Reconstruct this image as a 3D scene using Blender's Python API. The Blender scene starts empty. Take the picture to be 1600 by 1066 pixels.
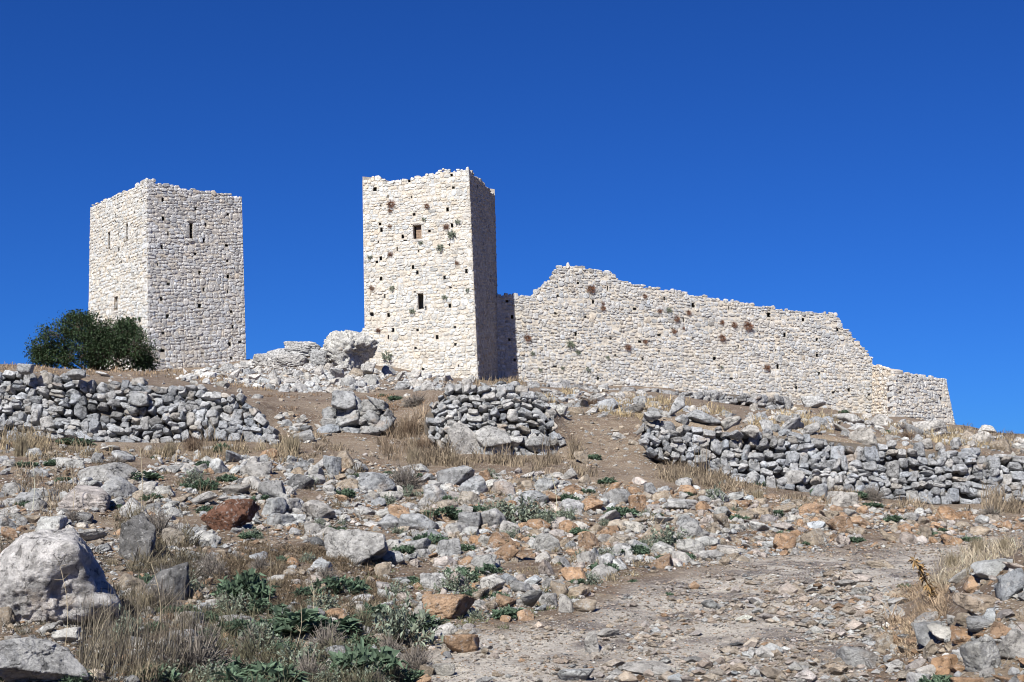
import bpy, bmesh, math, random
import numpy as np
from mathutils import Vector, Matrix, Euler

random.seed(7); RNG = np.random.default_rng(7)
scene = bpy.context.scene
COL = scene.collection

# ------------------------------------------------------------------ camera, light, exposure
F = 2000.0; W0, H0 = 1600.0, 1066.0; EYE = 1.6
PITCH = math.radians(7.6)
cam_d = bpy.data.cameras.new('camera'); cam = bpy.data.objects.new('camera', cam_d); COL.objects.link(cam)
cam_d.sensor_width = 36.0; cam_d.lens = 36.0 * F / W0
cam_d.clip_start = 0.1; cam_d.clip_end = 9000.0
cam.location = (0, 0, EYE); cam.rotation_euler = (math.pi / 2 + PITCH, 0, 0)
scene.camera = cam

SUN_EL, SUN_AZ = math.radians(41), math.radians(-22.5)      # azimuth from -Y towards +X
SUN = Vector((math.sin(SUN_AZ) * math.cos(SUN_EL), -math.cos(SUN_AZ) * math.cos(SUN_EL), math.sin(SUN_EL)))
ld = bpy.data.lights.new('sun', 'SUN'); ld.energy = 5.0; ld.angle = math.radians(0.53); ld.color = (1.0, 0.972, 0.905)
sun = bpy.data.objects.new('sun', ld); COL.objects.link(sun)
sun.rotation_euler = SUN.to_track_quat('Z', 'Y').to_euler(); sun.location = (-20, -40, 60)

world = bpy.data.worlds.new('World'); scene.world = world; world.use_nodes = True
wt = world.node_tree; wt.nodes.clear()
sky = wt.nodes.new('ShaderNodeTexSky'); sky.sky_type = 'NISHITA'; sky.sun_disc = False
sky.sun_elevation = SUN_EL; sky.sun_rotation = math.atan2(SUN.x, SUN.y)
sky.altitude = 600; sky.air_density = 1.0; sky.dust_density = 0.1; sky.ozone_density = 3.0
skg = wt.nodes.new('ShaderNodeMix'); skg.data_type = 'RGBA'; skg.blend_type = 'MULTIPLY'; skg.inputs[0].default_value = 1.0
skg.inputs[7].default_value = (0.061, 0.207, 0.533, 1)
wbg = wt.nodes.new('ShaderNodeBackground'); wbg.inputs['Strength'].default_value = 0.10
wo = wt.nodes.new('ShaderNodeOutputWorld')
wt.links.new(sky.outputs[0], skg.inputs[6]); wt.links.new(skg.outputs[2], wbg.inputs['Color']); wt.links.new(wbg.outputs[0], wo.inputs[0])
vs = scene.view_settings
vs.view_transform = 'Standard'; vs.look = 'None'; vs.gamma = 1.0; vs.use_curve_mapping = False; vs.exposure = 0.83
scene.render.engine = 'CYCLES'
scene.cycles.pixel_filter_type = 'BLACKMAN_HARRIS'; scene.cycles.filter_width = 1.05
scene.cycles.max_bounces = 5; scene.cycles.diffuse_bounces = 3

# ------------------------------------------------------------------ picture <-> place
CP, SP = math.cos(PITCH), math.sin(PITCH)
def px_ut(px, py):
    x = (np.asarray(px, float) - W0 / 2) / F; y = (H0 / 2 - np.asarray(py, float)) / F
    dy = CP - y * SP
    return x / dy, (SP + y * CP) / dy
def at(px, py, Y):
    u, t = px_ut(px, py); return np.array([u * Y, Y + 0 * u, EYE + t * Y])
def to_px(P):
    P = np.asarray(P, float); X, Y, Z = P[..., 0], P[..., 1], P[..., 2] - EYE
    d = np.maximum(Y * CP + Z * SP, 1e-3)
    return W0 / 2 + F * X / d, H0 / 2 - F * (Z * CP - Y * SP) / d

# ------------------------------------------------------------------ numpy noise
_perm = np.random.default_rng(3).integers(0, 2**31, 4096)
def _hash(ix, iy, iz, seed):
    h = (ix * 73856093) ^ (iy * 19349663) ^ (iz * 83492791) ^ (seed * 2654435)
    return (_perm[h & 4095] / 2**31)
def vnoise(P, seed=0):
    P = np.asarray(P, float); I = np.floor(P).astype(np.int64); f = P - I; f = f * f * (3 - 2 * f)
    r = 0
    for dx in (0, 1):
        wx = f[..., 0] if dx else 1 - f[..., 0]
        for dy in (0, 1):
            wy = f[..., 1] if dy else 1 - f[..., 1]
            for dz in (0, 1):
                wz = f[..., 2] if dz else 1 - f[..., 2]
                r = r + wx * wy * wz * _hash(I[..., 0] + dx, I[..., 1] + dy, I[..., 2] + dz, seed)
    return r * 2 - 1
def fbm(P, seed=0, octaves=4, gain=0.5):
    a, s, r = 1.0, 0.0, 0
    P = np.asarray(P, float)
    for k in range(octaves):
        r = r + a * vnoise(P * (2.03 ** k) + k * 7.3, seed + k); s += a; a *= gain
    return r / s
def sstep(a, b, x):
    t = np.clip((x - a) / (b - a), 0, 1); return t * t * (3 - 2 * t)

# ------------------------------------------------------------------ terrain height
LOWC = {
 -300: [(1100,6.6),(1066,7.2),(1000,8.8),(900,12.5),(850,15),(800,18),(750,22),(705,27),(690,30),(680,36)],
 100: [(1100,7.0),(1066,7.7),(1000,9.3),(900,13),(850,15.6),(800,18.6),(750,22.6),(705,27),(692,30),(680,36)],
 400: [(1100,7.6),(1066,8.3),(1000,10),(950,11.9),(900,14),(850,16.6),(800,20),(750,24),(705,27.8),(690,30),(676,36)],
 700: [(1100,8.0),(1066,8.8),(1000,10.8),(950,12.8),(900,15.2),(850,18.2),(800,21.7),(750,25.5),(715,29),(705,31),(690,36)],
 1000: [(1100,7.9),(1066,8.8),(1000,10.8),(950,12.8),(900,15.6),(860,18.4),(820,21),(790,23.4),(760,26),(730,29),(715,31),(690,36)],
 1250: [(1100,7.7),(1066,8.5),(1000,10.4),(950,12.5),(900,15.5),(865,18.4),(835,20.8),(805,23.2),(789,26),(772,29),(764,31),(744,36)],
 1500: [(1100,7.3),(1066,8.1),(1000,9.8),(950,11.8),(900,14.8),(865,18),(840,20.6),(820,23),(807,26),(794,29),(786,31),(768,36)],
 1900: [(1100,7.2),(1066,8.0),(1000,9.6),(950,11.6),(900,14.6),(865,17.8),(848,20.4),(836,23),(822,26),(810,29),(800,31),(780,36)],
}
HIGHC = {
 -300: [(600,31),(580,31.5),(572,42),(580,62),(600,95)],
 0: [(600,29),(581,31),(572,44),(576,62),(600,95)],
 200: [(612,29),(597,31),(584,46),(580,62),(583,80),(600,98)],
 300: [(625,29),(606,31),(594,48),(588,62),(575,78),(590,98)],
 400: [(640,29),(622,36),(604,50),(594,60),(566,74),(560,82),(590,100)],
 500: [(650,29),(628,36),(608,48),(602,57),(570,70),(548,80),(575,100)],
 600: [(650,29),(626,36),(610,48),(602,58),(586,72),(570,82),(585,100)],
 700: [(630,29),(610,33),(606,50),(602,65),(592,78),(590,92),(610,105)],
 800: [(625,29),(608,33),(605,50),(601,70),(597,80),(597,94),(615,110)],
 900: [(665,29),(643,36),(622,45),(608,60),(603,80),(600,92),(620,110)],
 1000: [(665,29),(650,32),(628,42),(614,60),(607,80),(604,92),(620,110)],
 1200: [(682,29),(670,31),(649,45),(638,65),(631,85),(629,96),(645,112)],
 1400: [(706,29),(692,31),(672,45),(662,60),(652,86),(651,96),(670,110)],
 1500: [(716,29),(704,31),(687,45),(675,65),(664,86),(668,96),(690,110)],
 1600: [(728,29),(715,31),(697,45),(680,60),(680,72),(702,95)],
 1900: [(755,29),(742,31),(722,45),(712,60),(716,75),(740,95)],
}
def _cols(C):
    us, prof = [], []
    for px in sorted(C):
        l = sorted(C[px], key=lambda a: a[1]); Y = np.array([a[1] for a in l], float)
        u, t = px_ut(px, np.array([a[0] for a in l], float))
        us.append(float(u.mean())); prof.append((Y, EYE + t * Y))
    return np.array(us), prof
LOW, HIGH = _cols(LOWC), _cols(HIGHC)
def _ext(Y, prof):
    Yk, zk = prof
    z = np.interp(Y, Yk, zk)
    s0 = 0.05
    z = np.where(Y < Yk[0], zk[0] - (Yk[0] - Y) * s0, z)
    s1 = (zk[-1] - zk[-2]) / (Yk[-1] - Yk[-2])
    z = np.where(Y > Yk[-1], zk[-1] + (Y - Yk[-1]) * s1, z)
    return z
def _surf(u, Y, S):
    us, prof = S
    Z = np.stack([_ext(Y, p) for p in prof])
    u = np.clip(u, us[0], us[-1]); i = np.clip(np.searchsorted(us, u, 'right') - 1, 0, len(us) - 2)
    f = (u - us[i]) / (us[i + 1] - us[i]); f = f * f * (3 - 2 * f)
    ii = np.indices(u.shape)
    return Z[(i, *ii)] * (1 - f) + Z[(i + 1, *ii)] * f
# where the terrace steps up, and over what length (short behind a wall, long where a ramp climbs)
STEP_PX = np.array([-300, 380, 430, 500, 660, 690, 860, 890, 1005, 1030, 1900])
STEP_Y = np.array([30.2, 30.2, 29.5, 29.0, 29.5, 31.3, 31.3, 28.5, 28.5, 30.6, 30.6])
STEP_W = np.array([1.1, 1.1, 5.0, 7.0, 6.0, 1.3, 1.3, 7.5, 7.5, 1.1, 1.1])
STEP_U = (STEP_PX - 800) / F * 1.0
def ground(X, Y, fine=True):
    X = np.asarray(X, float); Y = np.asarray(Y, float); X, Y = np.broadcast_arrays(X, Y)
    Yc = np.maximum(Y, 5.0); u = X / Yc
    lo = _surf(u, np.minimum(Yc, 60), LOW); hi = _surf(u, np.clip(Yc, 20, 112), HIGH)
    sy = np.interp(u, STEP_U, STEP_Y); sw = np.interp(u, STEP_U, STEP_W)
    k = sstep(0, 1, (Yc - sy) / sw)
    z = lo * (1 - k) + hi * k
    A = 0.70 * sstep(0.285, 0.405, u)
    z = z + A * sstep(6.0, 10.2, Yc) * (1 - sstep(11.0, 15.0, Yc))
    r = np.sqrt(X * X + Y * Y)
    z = z - 0.16 * np.maximum(r - 112, 0) * np.exp(-np.maximum(r - 112, 0) / 160.0) - 0.02 * np.minimum(np.maximum(Yc - 112, 0), 300)
    z = z - 0.05 * np.maximum(5.0 - Y, 0) * np.exp(-np.maximum(5 - Y, 0) / 60)
    if fine:
        P = np.stack([X, Y, 0 * X], -1)
        z = z + 0.10 * fbm(P * 0.35, 11, 3) * sstep(8, 20, r) + 0.05 * fbm(P * 1.3, 12, 3) + 0.035 * fbm(P * 4.5, 14, 3) * (1 - sstep(20, 40, r))
    return z
_YS = np.concatenate([np.arange(4, 36, 0.06), np.arange(36, 112, 0.25)])
_US = np.linspace(-0.52, 0.52, 900)
_GT = ground(_US[:, None] * _YS[None], np.repeat(_YS[None], len(_US), 0))
def hit(px, py):
    """3D points where the rays through the given picture points meet the ground."""
    px = np.atleast_1d(np.asarray(px, float)); py = np.atleast_1d(np.asarray(py, float)); out = np.zeros((len(px), 3))
    for a in range(0, len(px), 4000):
        u, t = px_ut(px[a:a + 4000], py[a:a + 4000]); n = np.arange(len(u))
        k = np.clip((u - _US[0]) / (_US[1] - _US[0]), 0, len(_US) - 1.001); k0 = k.astype(int); kf = (k - k0)[:, None]
        g = _GT[k0] * (1 - kf) + _GT[k0 + 1] * kf; z = EYE + t[:, None] * _YS[None]
        below = z < g; i = np.where(below.any(1), below.argmax(1), len(_YS) - 40); i = np.maximum(i, 1)
        d1 = z[n, i] - g[n, i]; d0 = z[n, i - 1] - g[n, i - 1]
        f = np.clip(d0 / np.where(np.abs(d0 - d1) < 1e-9, 1, d0 - d1), 0, 1)
        Y = _YS[i - 1] + f * (_YS[i] - _YS[i - 1])
        out[a:a + 4000] = np.stack([u * Y, Y, ground(u * Y, Y)], -1)
    return out

# polygon helpers (picture space, only used to know which part of the place a point belongs to)
def in_poly(px, py, poly):
    px, py = np.asarray(px, float), np.asarray(py, float); c = np.zeros(px.shape, bool)
    for (x0, y0), (x1, y1) in zip(poly, poly[1:] + poly[:1]):
        if y0 == y1: continue
        c ^= ((y0 > py) != (y1 > py)) & (px < (x1 - x0) * (py - y0) / (y1 - y0) + x0)
    return c
def poly_dist(px, py, poly):
    px, py = np.asarray(px, float), np.asarray(py, float); d = np.full(px.shape, 1e9)
    for (x0, y0), (x1, y1) in zip(poly, poly[1:] + poly[:1]):
        vx, vy = x1 - x0, y1 - y0; t = np.clip(((px - x0) * vx + (py - y0) * vy) / (vx * vx + vy * vy + 1e-9), 0, 1)
        d = np.minimum(d, np.hypot(px - x0 - t * vx, py - y0 - t * vy))
    return np.where(in_poly(px, py, poly), d, -d)
def sample_poly(poly, n, rng):
    xs, ys = [p[0] for p in poly], [p[1] for p in poly]; out = np.zeros((0, 2))
    while len(out) < n:
        q = np.stack([rng.uniform(min(xs), max(xs), n), rng.uniform(min(ys), max(ys), n)], -1)
        out = np.concatenate([out, q[in_poly(q[:, 0], q[:, 1], poly)]])
    return out[:n]

TRACK = [(560,1120),(640,1035),(760,985),(900,962),(1000,915),(1180,872),(1350,857),(1480,846),(1640,838),(1660,862),(1560,868),(1470,885),(1420,930),(1385,985),(1350,1066),(1340,1120)]

# ------------------------------------------------------------------ materials
class NT:
    def __init__(s, name):
        s.m = bpy.data.materials.new(name); s.m.use_nodes = True; s.t = s.m.node_tree; s.t.nodes.clear()
        s.out = s.n('ShaderNodeOutputMaterial'); s.b = s.n('ShaderNodeBsdfPrincipled')
        s.b.inputs['Roughness'].default_value = 0.95; s.b.inputs['Specular IOR Level'].default_value = 0.15
        s.l(s.b.outputs[0], s.out.inputs[0])
    def n(s, k): return s.t.nodes.new(k)
    def l(s, a, b): s.t.links.new(a, b)
    def put(s, v, sock):
        if isinstance(v, (int, float, tuple)): sock.default_value = v
        else: s.l(v, sock)
    def pos(s): return s.n('ShaderNodeNewGeometry').outputs['Position']
    def noise(s, v, scale, detail=5, rough=0.55, dist=0.0):
        n = s.n('ShaderNodeTexNoise'); n.inputs['Scale'].default_value = scale; n.inputs['Detail'].default_value = detail
        n.inputs['Roughness'].default_value = rough; n.inputs['Distortion'].default_value = dist; s.l(v, n.inputs['Vector']); return n.outputs[0]
    def voro(s, v, scale, feature='F1', out='Distance'):
        n = s.n('ShaderNodeTexVoronoi'); n.feature = feature; n.inputs['Scale'].default_value = scale; s.l(v, n.inputs['Vector']); return n.outputs[out]
    def ramp(s, f, a, b, lo=0.0, hi=1.0):
        n = s.n('ShaderNodeMapRange'); n.interpolation_type = 'SMOOTHSTEP'
        n.inputs[1].default_value = a; n.inputs[2].default_value = b; n.inputs[3].default_value = lo; n.inputs[4].default_value = hi
        s.put(f, n.inputs[0]); return n.outputs[0]
    def math(s, op, a, b=0.0):
        n = s.n('ShaderNodeMath'); n.operation = op; s.put(a, n.inputs[0]); s.put(b, n.inputs[1]); return n.outputs[0]
    def mix(s, f, a, b, mode='MIX'):
        n = s.n('ShaderNodeMix'); n.data_type = 'RGBA'; n.blend_type = mode; s.put(f, n.inputs[0]); s.put(a, n.inputs[6]); s.put(b, n.inputs[7]); return n.outputs[2]
    def mul(s, c, f):
        n = s.n('ShaderNodeVectorMath'); n.operation = 'SCALE'; s.l(c, n.inputs[0]); s.put(f, n.inputs['Scale']); return n.outputs[0]
    def bump(s, h, dist, strength=1.0, prev=None):
        n = s.n('ShaderNodeBump'); n.inputs['Distance'].default_value = dist; n.inputs['Strength'].default_value = strength
        s.l(h, n.inputs['Height'])
        if prev is not None: s.l(prev, n.inputs['Normal'])
        return n.outputs[0]
    def attr(s, name):
        n = s.n('ShaderNodeAttribute'); n.attribute_name = name; return n
    def tint(s, src):
        if src == 'obj': return s.n('ShaderNodeObjectInfo').outputs['Color']
        return s.attr('tint').outputs['Color']

def rock_mat(name, src, weather=1.0, relief=1.0, lich=0.7, aged=False):
    k = NT(name); p = k.pos(); c = k.tint(src)
    big = k.noise(p, 2.6, 6, 0.62, 0.4); med = k.noise(p, 11, 7, 0.68); fin = k.noise(p, 55, 5, 0.7)
    c = k.mul(c, k.ramp(big, 0.3, 0.7, 1 - 0.30 * weather, 1 + 0.16 * weather))
    c = k.mul(c, k.ramp(med, 0.32, 0.62, 1 - 0.42 * weather, 1 + 0.16 * weather))
    oc = k.ramp(k.noise(k.pos(), 1.7, 4, 0.6), 0.60, 0.74, 0, 0.38 * weather)
    c = k.mix(oc, c, (0.42, 0.29, 0.18, 1))
    li = k.math('MULTIPLY', k.ramp(k.noise(p, 19, 6, 0.72), 0.54, 0.66), lich)
    c = k.mix(li, c, (0.54, 0.53, 0.51, 1))
    if aged:
        mp = k.n('ShaderNodeMapping'); mp.inputs['Scale'].default_value = (1.2, 1.2, 0.16); k.l(k.pos(), mp.inputs['Vector'])
        st = k.ramp(k.noise(mp.outputs[0], 1.0, 5, 0.6), 0.50, 0.72, 0, 0.42); c = k.mix(st, c, (0.33, 0.325, 0.32, 1))
        c = k.mix(k.ramp(k.noise(p, 0.42, 4, 0.6), 0.47, 0.68, 0, 0.32), c, (0.50, 0.44, 0.36, 1))
    wob = k.n('ShaderNodeVectorMath'); wob.operation = 'ADD'; nz = k.n('ShaderNodeTexNoise'); nz.inputs['Scale'].default_value = 4.0; nz.inputs['Detail'].default_value = 4
    k.l(p, nz.inputs['Vector']); sc = k.n('ShaderNodeVectorMath'); sc.operation = 'SCALE'; sc.inputs['Scale'].default_value = 0.35; k.l(nz.outputs['Color'], sc.inputs[0]); k.l(p, wob.inputs[0]); k.l(sc.outputs[0], wob.inputs[1])
    crk = k.math('MAXIMUM', k.ramp(k.voro(wob.outputs[0], 3.2, 'DISTANCE_TO_EDGE'), 0.004, 0.030), k.ramp(med, 0.47, 0.53))
    if not aged: c = k.mul(c, k.ramp(crk, 0, 1, 0.5, 1.0))
    pit = k.ramp(fin, 0.25, 0.42, 0.55, 1.0); c = k.mul(c, pit)
    k.l(c, k.b.inputs['Base Color'])
    cr = k.ramp(k.voro(p, 5.5, 'DISTANCE_TO_EDGE'), 0.0, 0.07)
    b1 = k.bump(cr, 0.010 * relief, 0.35)
    b1 = k.bump(crk, 0.03 * relief, 0.8, b1)
    b2 = k.bump(k.noise(p, 8, 9, 0.72, 0.15), 0.13 * relief, 1.0, b1)
    b3 = k.bump(fin, 0.022 * relief, 1.0, b2)
    k.l(b3, k.b.inputs['Normal']); return k.m
M = {}
M['rock'] = rock_mat('limestone rock', 'obj'); M['rock_a'] = rock_mat('limestone scree', 'attr', 0.9)
M['dry'] = rock_mat('dry wall stone', 'obj', 1.0, 0.8, 0.45)
M['castle'] = rock_mat('castle stone', 'obj', 0.7, 0.5, 0.3, True); M['castle_a'] = rock_mat('castle rubble', 'attr', 0.7, 0.5, 0.3, True)
def plain(name, col, var=0.3, sc=6, bump=0.02):
    k = NT(name); p = k.pos(); n = k.noise(p, sc, 7, 0.65)
    c = k.mix(k.ramp(n, 0.3, 0.7), tuple(x * (1 - var) for x in col) + (1,), tuple(min(1, x * (1 + var)) for x in col) + (1,))
    k.l(c, k.b.inputs['Base Color']); k.l(k.bump(k.noise(p, sc * 5, 6, 0.7), bump, 0.7), k.b.inputs['Normal']); return k.m
M['mortar'] = plain('lime mortar', (0.42, 0.38, 0.325), 0.25, 4, 0.03)
M['fill'] = plain('earth fill behind stones', (0.10, 0.085, 0.07), 0.4, 3, 0.05)
M['wood'] = plain('weathered boards', (0.23, 0.165, 0.12), 0.3, 9)
M['bark'] = plain('bark', (0.10, 0.08, 0.06), 0.3, 20)
def leaf_mat(name, rough=0.7, trans=0.25):
    k = NT(name); a = k.attr('tint').outputs['Color']; k.l(a, k.b.inputs['Base Color'])
    k.b.inputs['Roughness'].default_value = rough; k.b.inputs['Specular IOR Level'].default_value = 0.3
    tr = k.n('ShaderNodeBsdfTranslucent'); k.l(a, tr.inputs['Color']); mx = k.n('ShaderNodeMixShader'); mx.inputs[0].default_value = trans
    k.l(k.b.outputs[0], mx.inputs[1]); k.l(tr.outputs[0], mx.inputs[2]); k.l(mx.outputs[0], k.out.inputs[0]); return k.m
M['leaf'] = leaf_mat('leaf'); M['straw'] = leaf_mat('dry straw', 0.8, 0.3); M['twig'] = leaf_mat('dry twig', 0.9, 0.05)
def ground_mat():
    k = NT('stony soil'); p = k.pos()
    n1 = k.noise(p, 0.55, 6, 0.62); n2 = k.noise(p, 4.5, 7, 0.7); n3 = k.noise(p, 32, 6, 0.75)
    soil = k.mix(k.ramp(n1, 0.35, 0.65), (0.125, 0.090, 0.066, 1), (0.205, 0.160, 0.118, 1))
    soil = k.mix(k.ramp(n2, 0.48, 0.68), soil, (0.27, 0.22, 0.16, 1))
    trk = k.mix(k.ramp(n2, 0.38, 0.62), (0.105, 0.092, 0.09, 1), (0.27, 0.235, 0.20, 1))
    trk = k.mix(k.ramp(k.noise(p, 1.1, 5, 0.6), 0.40, 0.60), trk, (0.44, 0.40, 0.345, 1))
    c = k.mix(k.attr('track').outputs['Fac'], soil, trk)
    # pebbles: cells of several sizes, pale, with relief
    cell = k.n('ShaderNodeTexVoronoi'); cell.inputs['Scale'].default_value = 26; k.l(p, cell.inputs['Vector'])
    sep = k.n('ShaderNodeSeparateColor'); k.l(cell.outputs['Color'], sep.inputs[0])
    on = k.math('MULTIPLY', k.ramp(sep.outputs[0], 0.60, 0.64), k.ramp(cell.outputs['Distance'], 0.42, 0.30))
    pc = k.mix(sep.outputs[1], (0.46, 0.40, 0.33, 1), (0.40, 0.38, 0.36, 1)); pc = k.mix(k.ramp(sep.outputs[2], 0.8, 0.9), pc, (0.40, 0.24, 0.14, 1))
    c = k.mix(k.math('MULTIPLY', on, 0.9), c, pc)
    c = k.mul(c, k.ramp(n3, 0.3, 0.7, 0.68, 1.22))
    k.l(c, k.b.inputs['Base Color'])
    b = k.bump(n2, 0.10, 0.7); b = k.bump(on, 0.018, 0.9, b); b = k.bump(n3, 0.022, 0.9, b); k.l(b, k.b.inputs['Normal']); return k.m
M['ground'] = ground_mat()

# ------------------------------------------------------------------ object plumbing
def empty(name, loc):
    o = bpy.data.objects.new(name, None); o.location = loc; o.empty_display_size = 0.2; COL.objects.link(o); return o
def tag(o, label=None, cat=None, group=None, kind=None):
    for k, v in (('label', label), ('category', cat), ('group', group), ('kind', kind)):
        if v: o[k] = v
    return o
def link(name, me, parent=None, mat=None):
    o = bpy.data.objects.new(name, me); COL.objects.link(o)
    if mat is not None and not me.materials: me.materials.append(mat)
    if parent is not None: o.parent = parent
    return o
def mesh_np(name, V, T, mat=None, tint=None, smooth=True, quads=False):
    V = np.asarray(V, np.float32); T = np.asarray(T, np.int32); n = T.shape[1]
    me = bpy.data.meshes.new(name); me.vertices.add(len(V)); me.vertices.foreach_set('co', V.ravel())
    me.loops.add(T.size); me.loops.foreach_set('vertex_index', T.ravel())
    me.polygons.add(len(T)); me.polygons.foreach_set('loop_start', np.arange(0, T.size, n, dtype=np.int32))
    me.polygons.foreach_set('use_smooth', np.full(len(T), smooth, bool))
    if tint is not None:
        a = me.attributes.new('tint', 'FLOAT_COLOR', 'POINT'); c = np.ones((len(V), 4), np.float32); c[:, :3] = tint; a.data.foreach_set('color', c.ravel())
    me.update(calc_edges=True)
    if mat is not None: me.materials.append(mat)
    return me
class Joiner:
    def __init__(s): s.V, s.T, s.C, s.n = [], [], [], 0
    def add(s, V, T, col):
        V = np.asarray(V); s.V.append(V); s.T.append(np.asarray(T) + s.n); s.C.append(np.broadcast_to(np.asarray(col, float), V.shape)); s.n += len(V)
    def mesh(s, name, mat, smooth=True, off=(0, 0, 0)):
        return mesh_np(name, np.concatenate(s.V) - np.asarray(off), np.concatenate(s.T), mat, np.concatenate(s.C), smooth)
    def __len__(s): return len(s.V)

# ------------------------------------------------------------------ rock shapes
ICO = {}
for k in range(1, 7):
    bm = bmesh.new(); bmesh.ops.create_icosphere(bm, subdivisions=k, radius=1.0); bm.verts.ensure_lookup_table()
    ICO[k] = (np.array([v.co[:] for v in bm.verts]), np.array([[v.index for v in f.verts] for f in bm.faces])); bm.free()
def rnd_unit(n, rng):
    v = rng.normal(size=(n, 3)); return v / np.linalg.norm(v, axis=1)[:, None]
def poly_rock(seed, lod, planes=13, p=16, rough=0.06, box=0.5, bites=(), step=0.0, dome=0.0, crag=0.0):
    """An angular rock: many soft-cut planes, roughened; filled to the box [-1,1]^3."""
    rng = np.random.default_rng(seed); D, T = ICO[lod]
    N = rnd_unit(planes, rng); d = rng.uniform(0.62, 1.0, planes)
    if box:
        ax = np.concatenate([np.eye(3), -np.eye(3)]) + rng.normal(size=(6, 3)) * 0.16; ax /= np.linalg.norm(ax, axis=1)[:, None]
        N = np.concatenate([N, ax]); d = np.concatenate([d, rng.uniform(0.62, 0.8, 6) / max(box, 0.3) * 0.6])
    q = np.maximum(D @ N.T, 1e-3) / d
    r = (q ** p).sum(1) ** (-1.0 / p)
    for bd, rad, dep in bites:
        b = np.array(bd, float); b /= np.linalg.norm(b); r = r * (1 - dep * sstep(math.cos(rad), 1.0, D @ b + 0.10 * fbm(D * 3, seed + 9, 3)))
    V = D * r[:, None]
    if rough: V = V + D * (rough * fbm(V * 2.3 + seed, seed % 97, 4)[:, None]) + D * (rough * 0.45 * (1 - 2 * np.abs(fbm(V * 5 + seed, seed % 89 + 5, 3)))[:, None])
    if crag: V = V + D * (crag * (0.6 - 1.6 * np.abs(fbm(V * 4.5 + seed * 1.7, seed % 83 + 3, 4, 0.62)))[:, None])
    if step: V = V + D * (step * (np.floor(V[:, 2:3] * 5 + fbm(V * 2, 4, 2)[:, None]) / 5 - V[:, 2:3]))
    if dome: V = V * (1 - dome * np.clip(V[:, 2:3], -1, 1) * np.array([1, 1, 0]))
    lo, hi = V.min(0), V.max(0); return (V - (lo + hi) / 2) / ((hi - lo) / 2), T
def hewn(seed):
    """A rough wall stone: an irregular flat-faced block, about 45 triangles; x along the wall, y outward, z up."""
    rng = np.random.default_rng(seed); n = int(rng.integers(7, 10)); a = (np.arange(n) + rng.uniform(-0.32, 0.32, n)) / n * 2 * np.pi + rng.uniform(0, 1)
    e = rng.choice([3.5, 5.0, 8.0]); c, q = np.cos(a), np.sin(a); r = (np.abs(c) ** e + np.abs(q) ** e) ** (-1 / e) * rng.uniform(0.9, 1.06, n)
    o = np.stack([c * r, 0 * c, q * r], -1); o = (o - (o.max(0) + o.min(0)) / 2) / np.maximum((o.max(0) - o.min(0)) / 2, 1e-6)
    f = rng.uniform(0.80, 0.92, n)[:, None]; tilt = rng.normal(size=2) * 0.10
    L0 = o + [0, -1, 0]; L1 = o * 0.99 + np.stack([0 * a, rng.uniform(0.1, 0.45, n), 0 * a], -1)
    L2 = o * f; L2[:, 1] = 0.74 + tilt[0] * L2[:, 0] + tilt[1] * L2[:, 2] + rng.normal(size=n) * 0.07
    ct = np.array([[rng.normal() * 0.2, 0.95 + rng.normal() * 0.06, rng.normal() * 0.2]])
    V = np.concatenate([L0, L1, L2, ct]); T = []
    for i in range(n):
        j = (i + 1) % n
        for k in (0, n): T += [(k + i, k + n + i, k + n + j), (k + i, k + n + j, k + j)]
        T.append((2 * n + i, 3 * n, 2 * n + j))
    return V, np.array(T)
NR = 22
ROCK = {lod: [poly_rock(100 + i, lod, 8 + i % 6, 20 if lod < 3 else 40, 0.06 if lod < 3 else 0.12, (0.0, 0.45, 0.0, 0.75)[i % 4]) for i in range(NR)] for lod in (1, 2, 4)}
HEWN = [hewn(300 + i) for i in range(28)]
DRY = {lod: [poly_rock(500 + i, lod, 11 + i % 5, 34, 0.09, (0.5, 0.65, 0.75)[i % 3]) for i in range(20)] for lod in (4,)}
ME_ROCK = [mesh_np('rock_shape', *ROCK[4][i], M['rock'], smooth=True) for i in range(NR)]
ME_PIL = [mesh_np('wall_stone_shape', *h, M['castle'], smooth=False) for h in HEWN]
ME_DRY = [mesh_np('dry_stone_shape', *DRY[4][i], M['dry']) for i in range(20)]

PAL = {k: tuple(x * 0.87 for x in v) for k, v in {'pale': (0.56, 0.54, 0.51), 'grey': (0.43, 0.43, 0.425), 'dark': (0.20, 0.20, 0.20), 'orange': (0.50, 0.335, 0.215), 'tan': (0.48, 0.40, 0.31), 'sand': (0.50, 0.42, 0.335), 'rosy': (0.55, 0.46, 0.385), 'rust': (0.21, 0.108, 0.072), 'white': (0.615, 0.607, 0.575), 'pink': (0.60, 0.53, 0.48)}.items()}
def shade(c, rng, v=0.12):
    c = np.array(PAL[c] if isinstance(c, str) else c); w = rng.normal() * 0.022; return np.clip(c * (1 + rng.normal() * v) * np.array([1 + w, 1, 1 - w * 1.3]), 0.02, 0.75)

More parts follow.
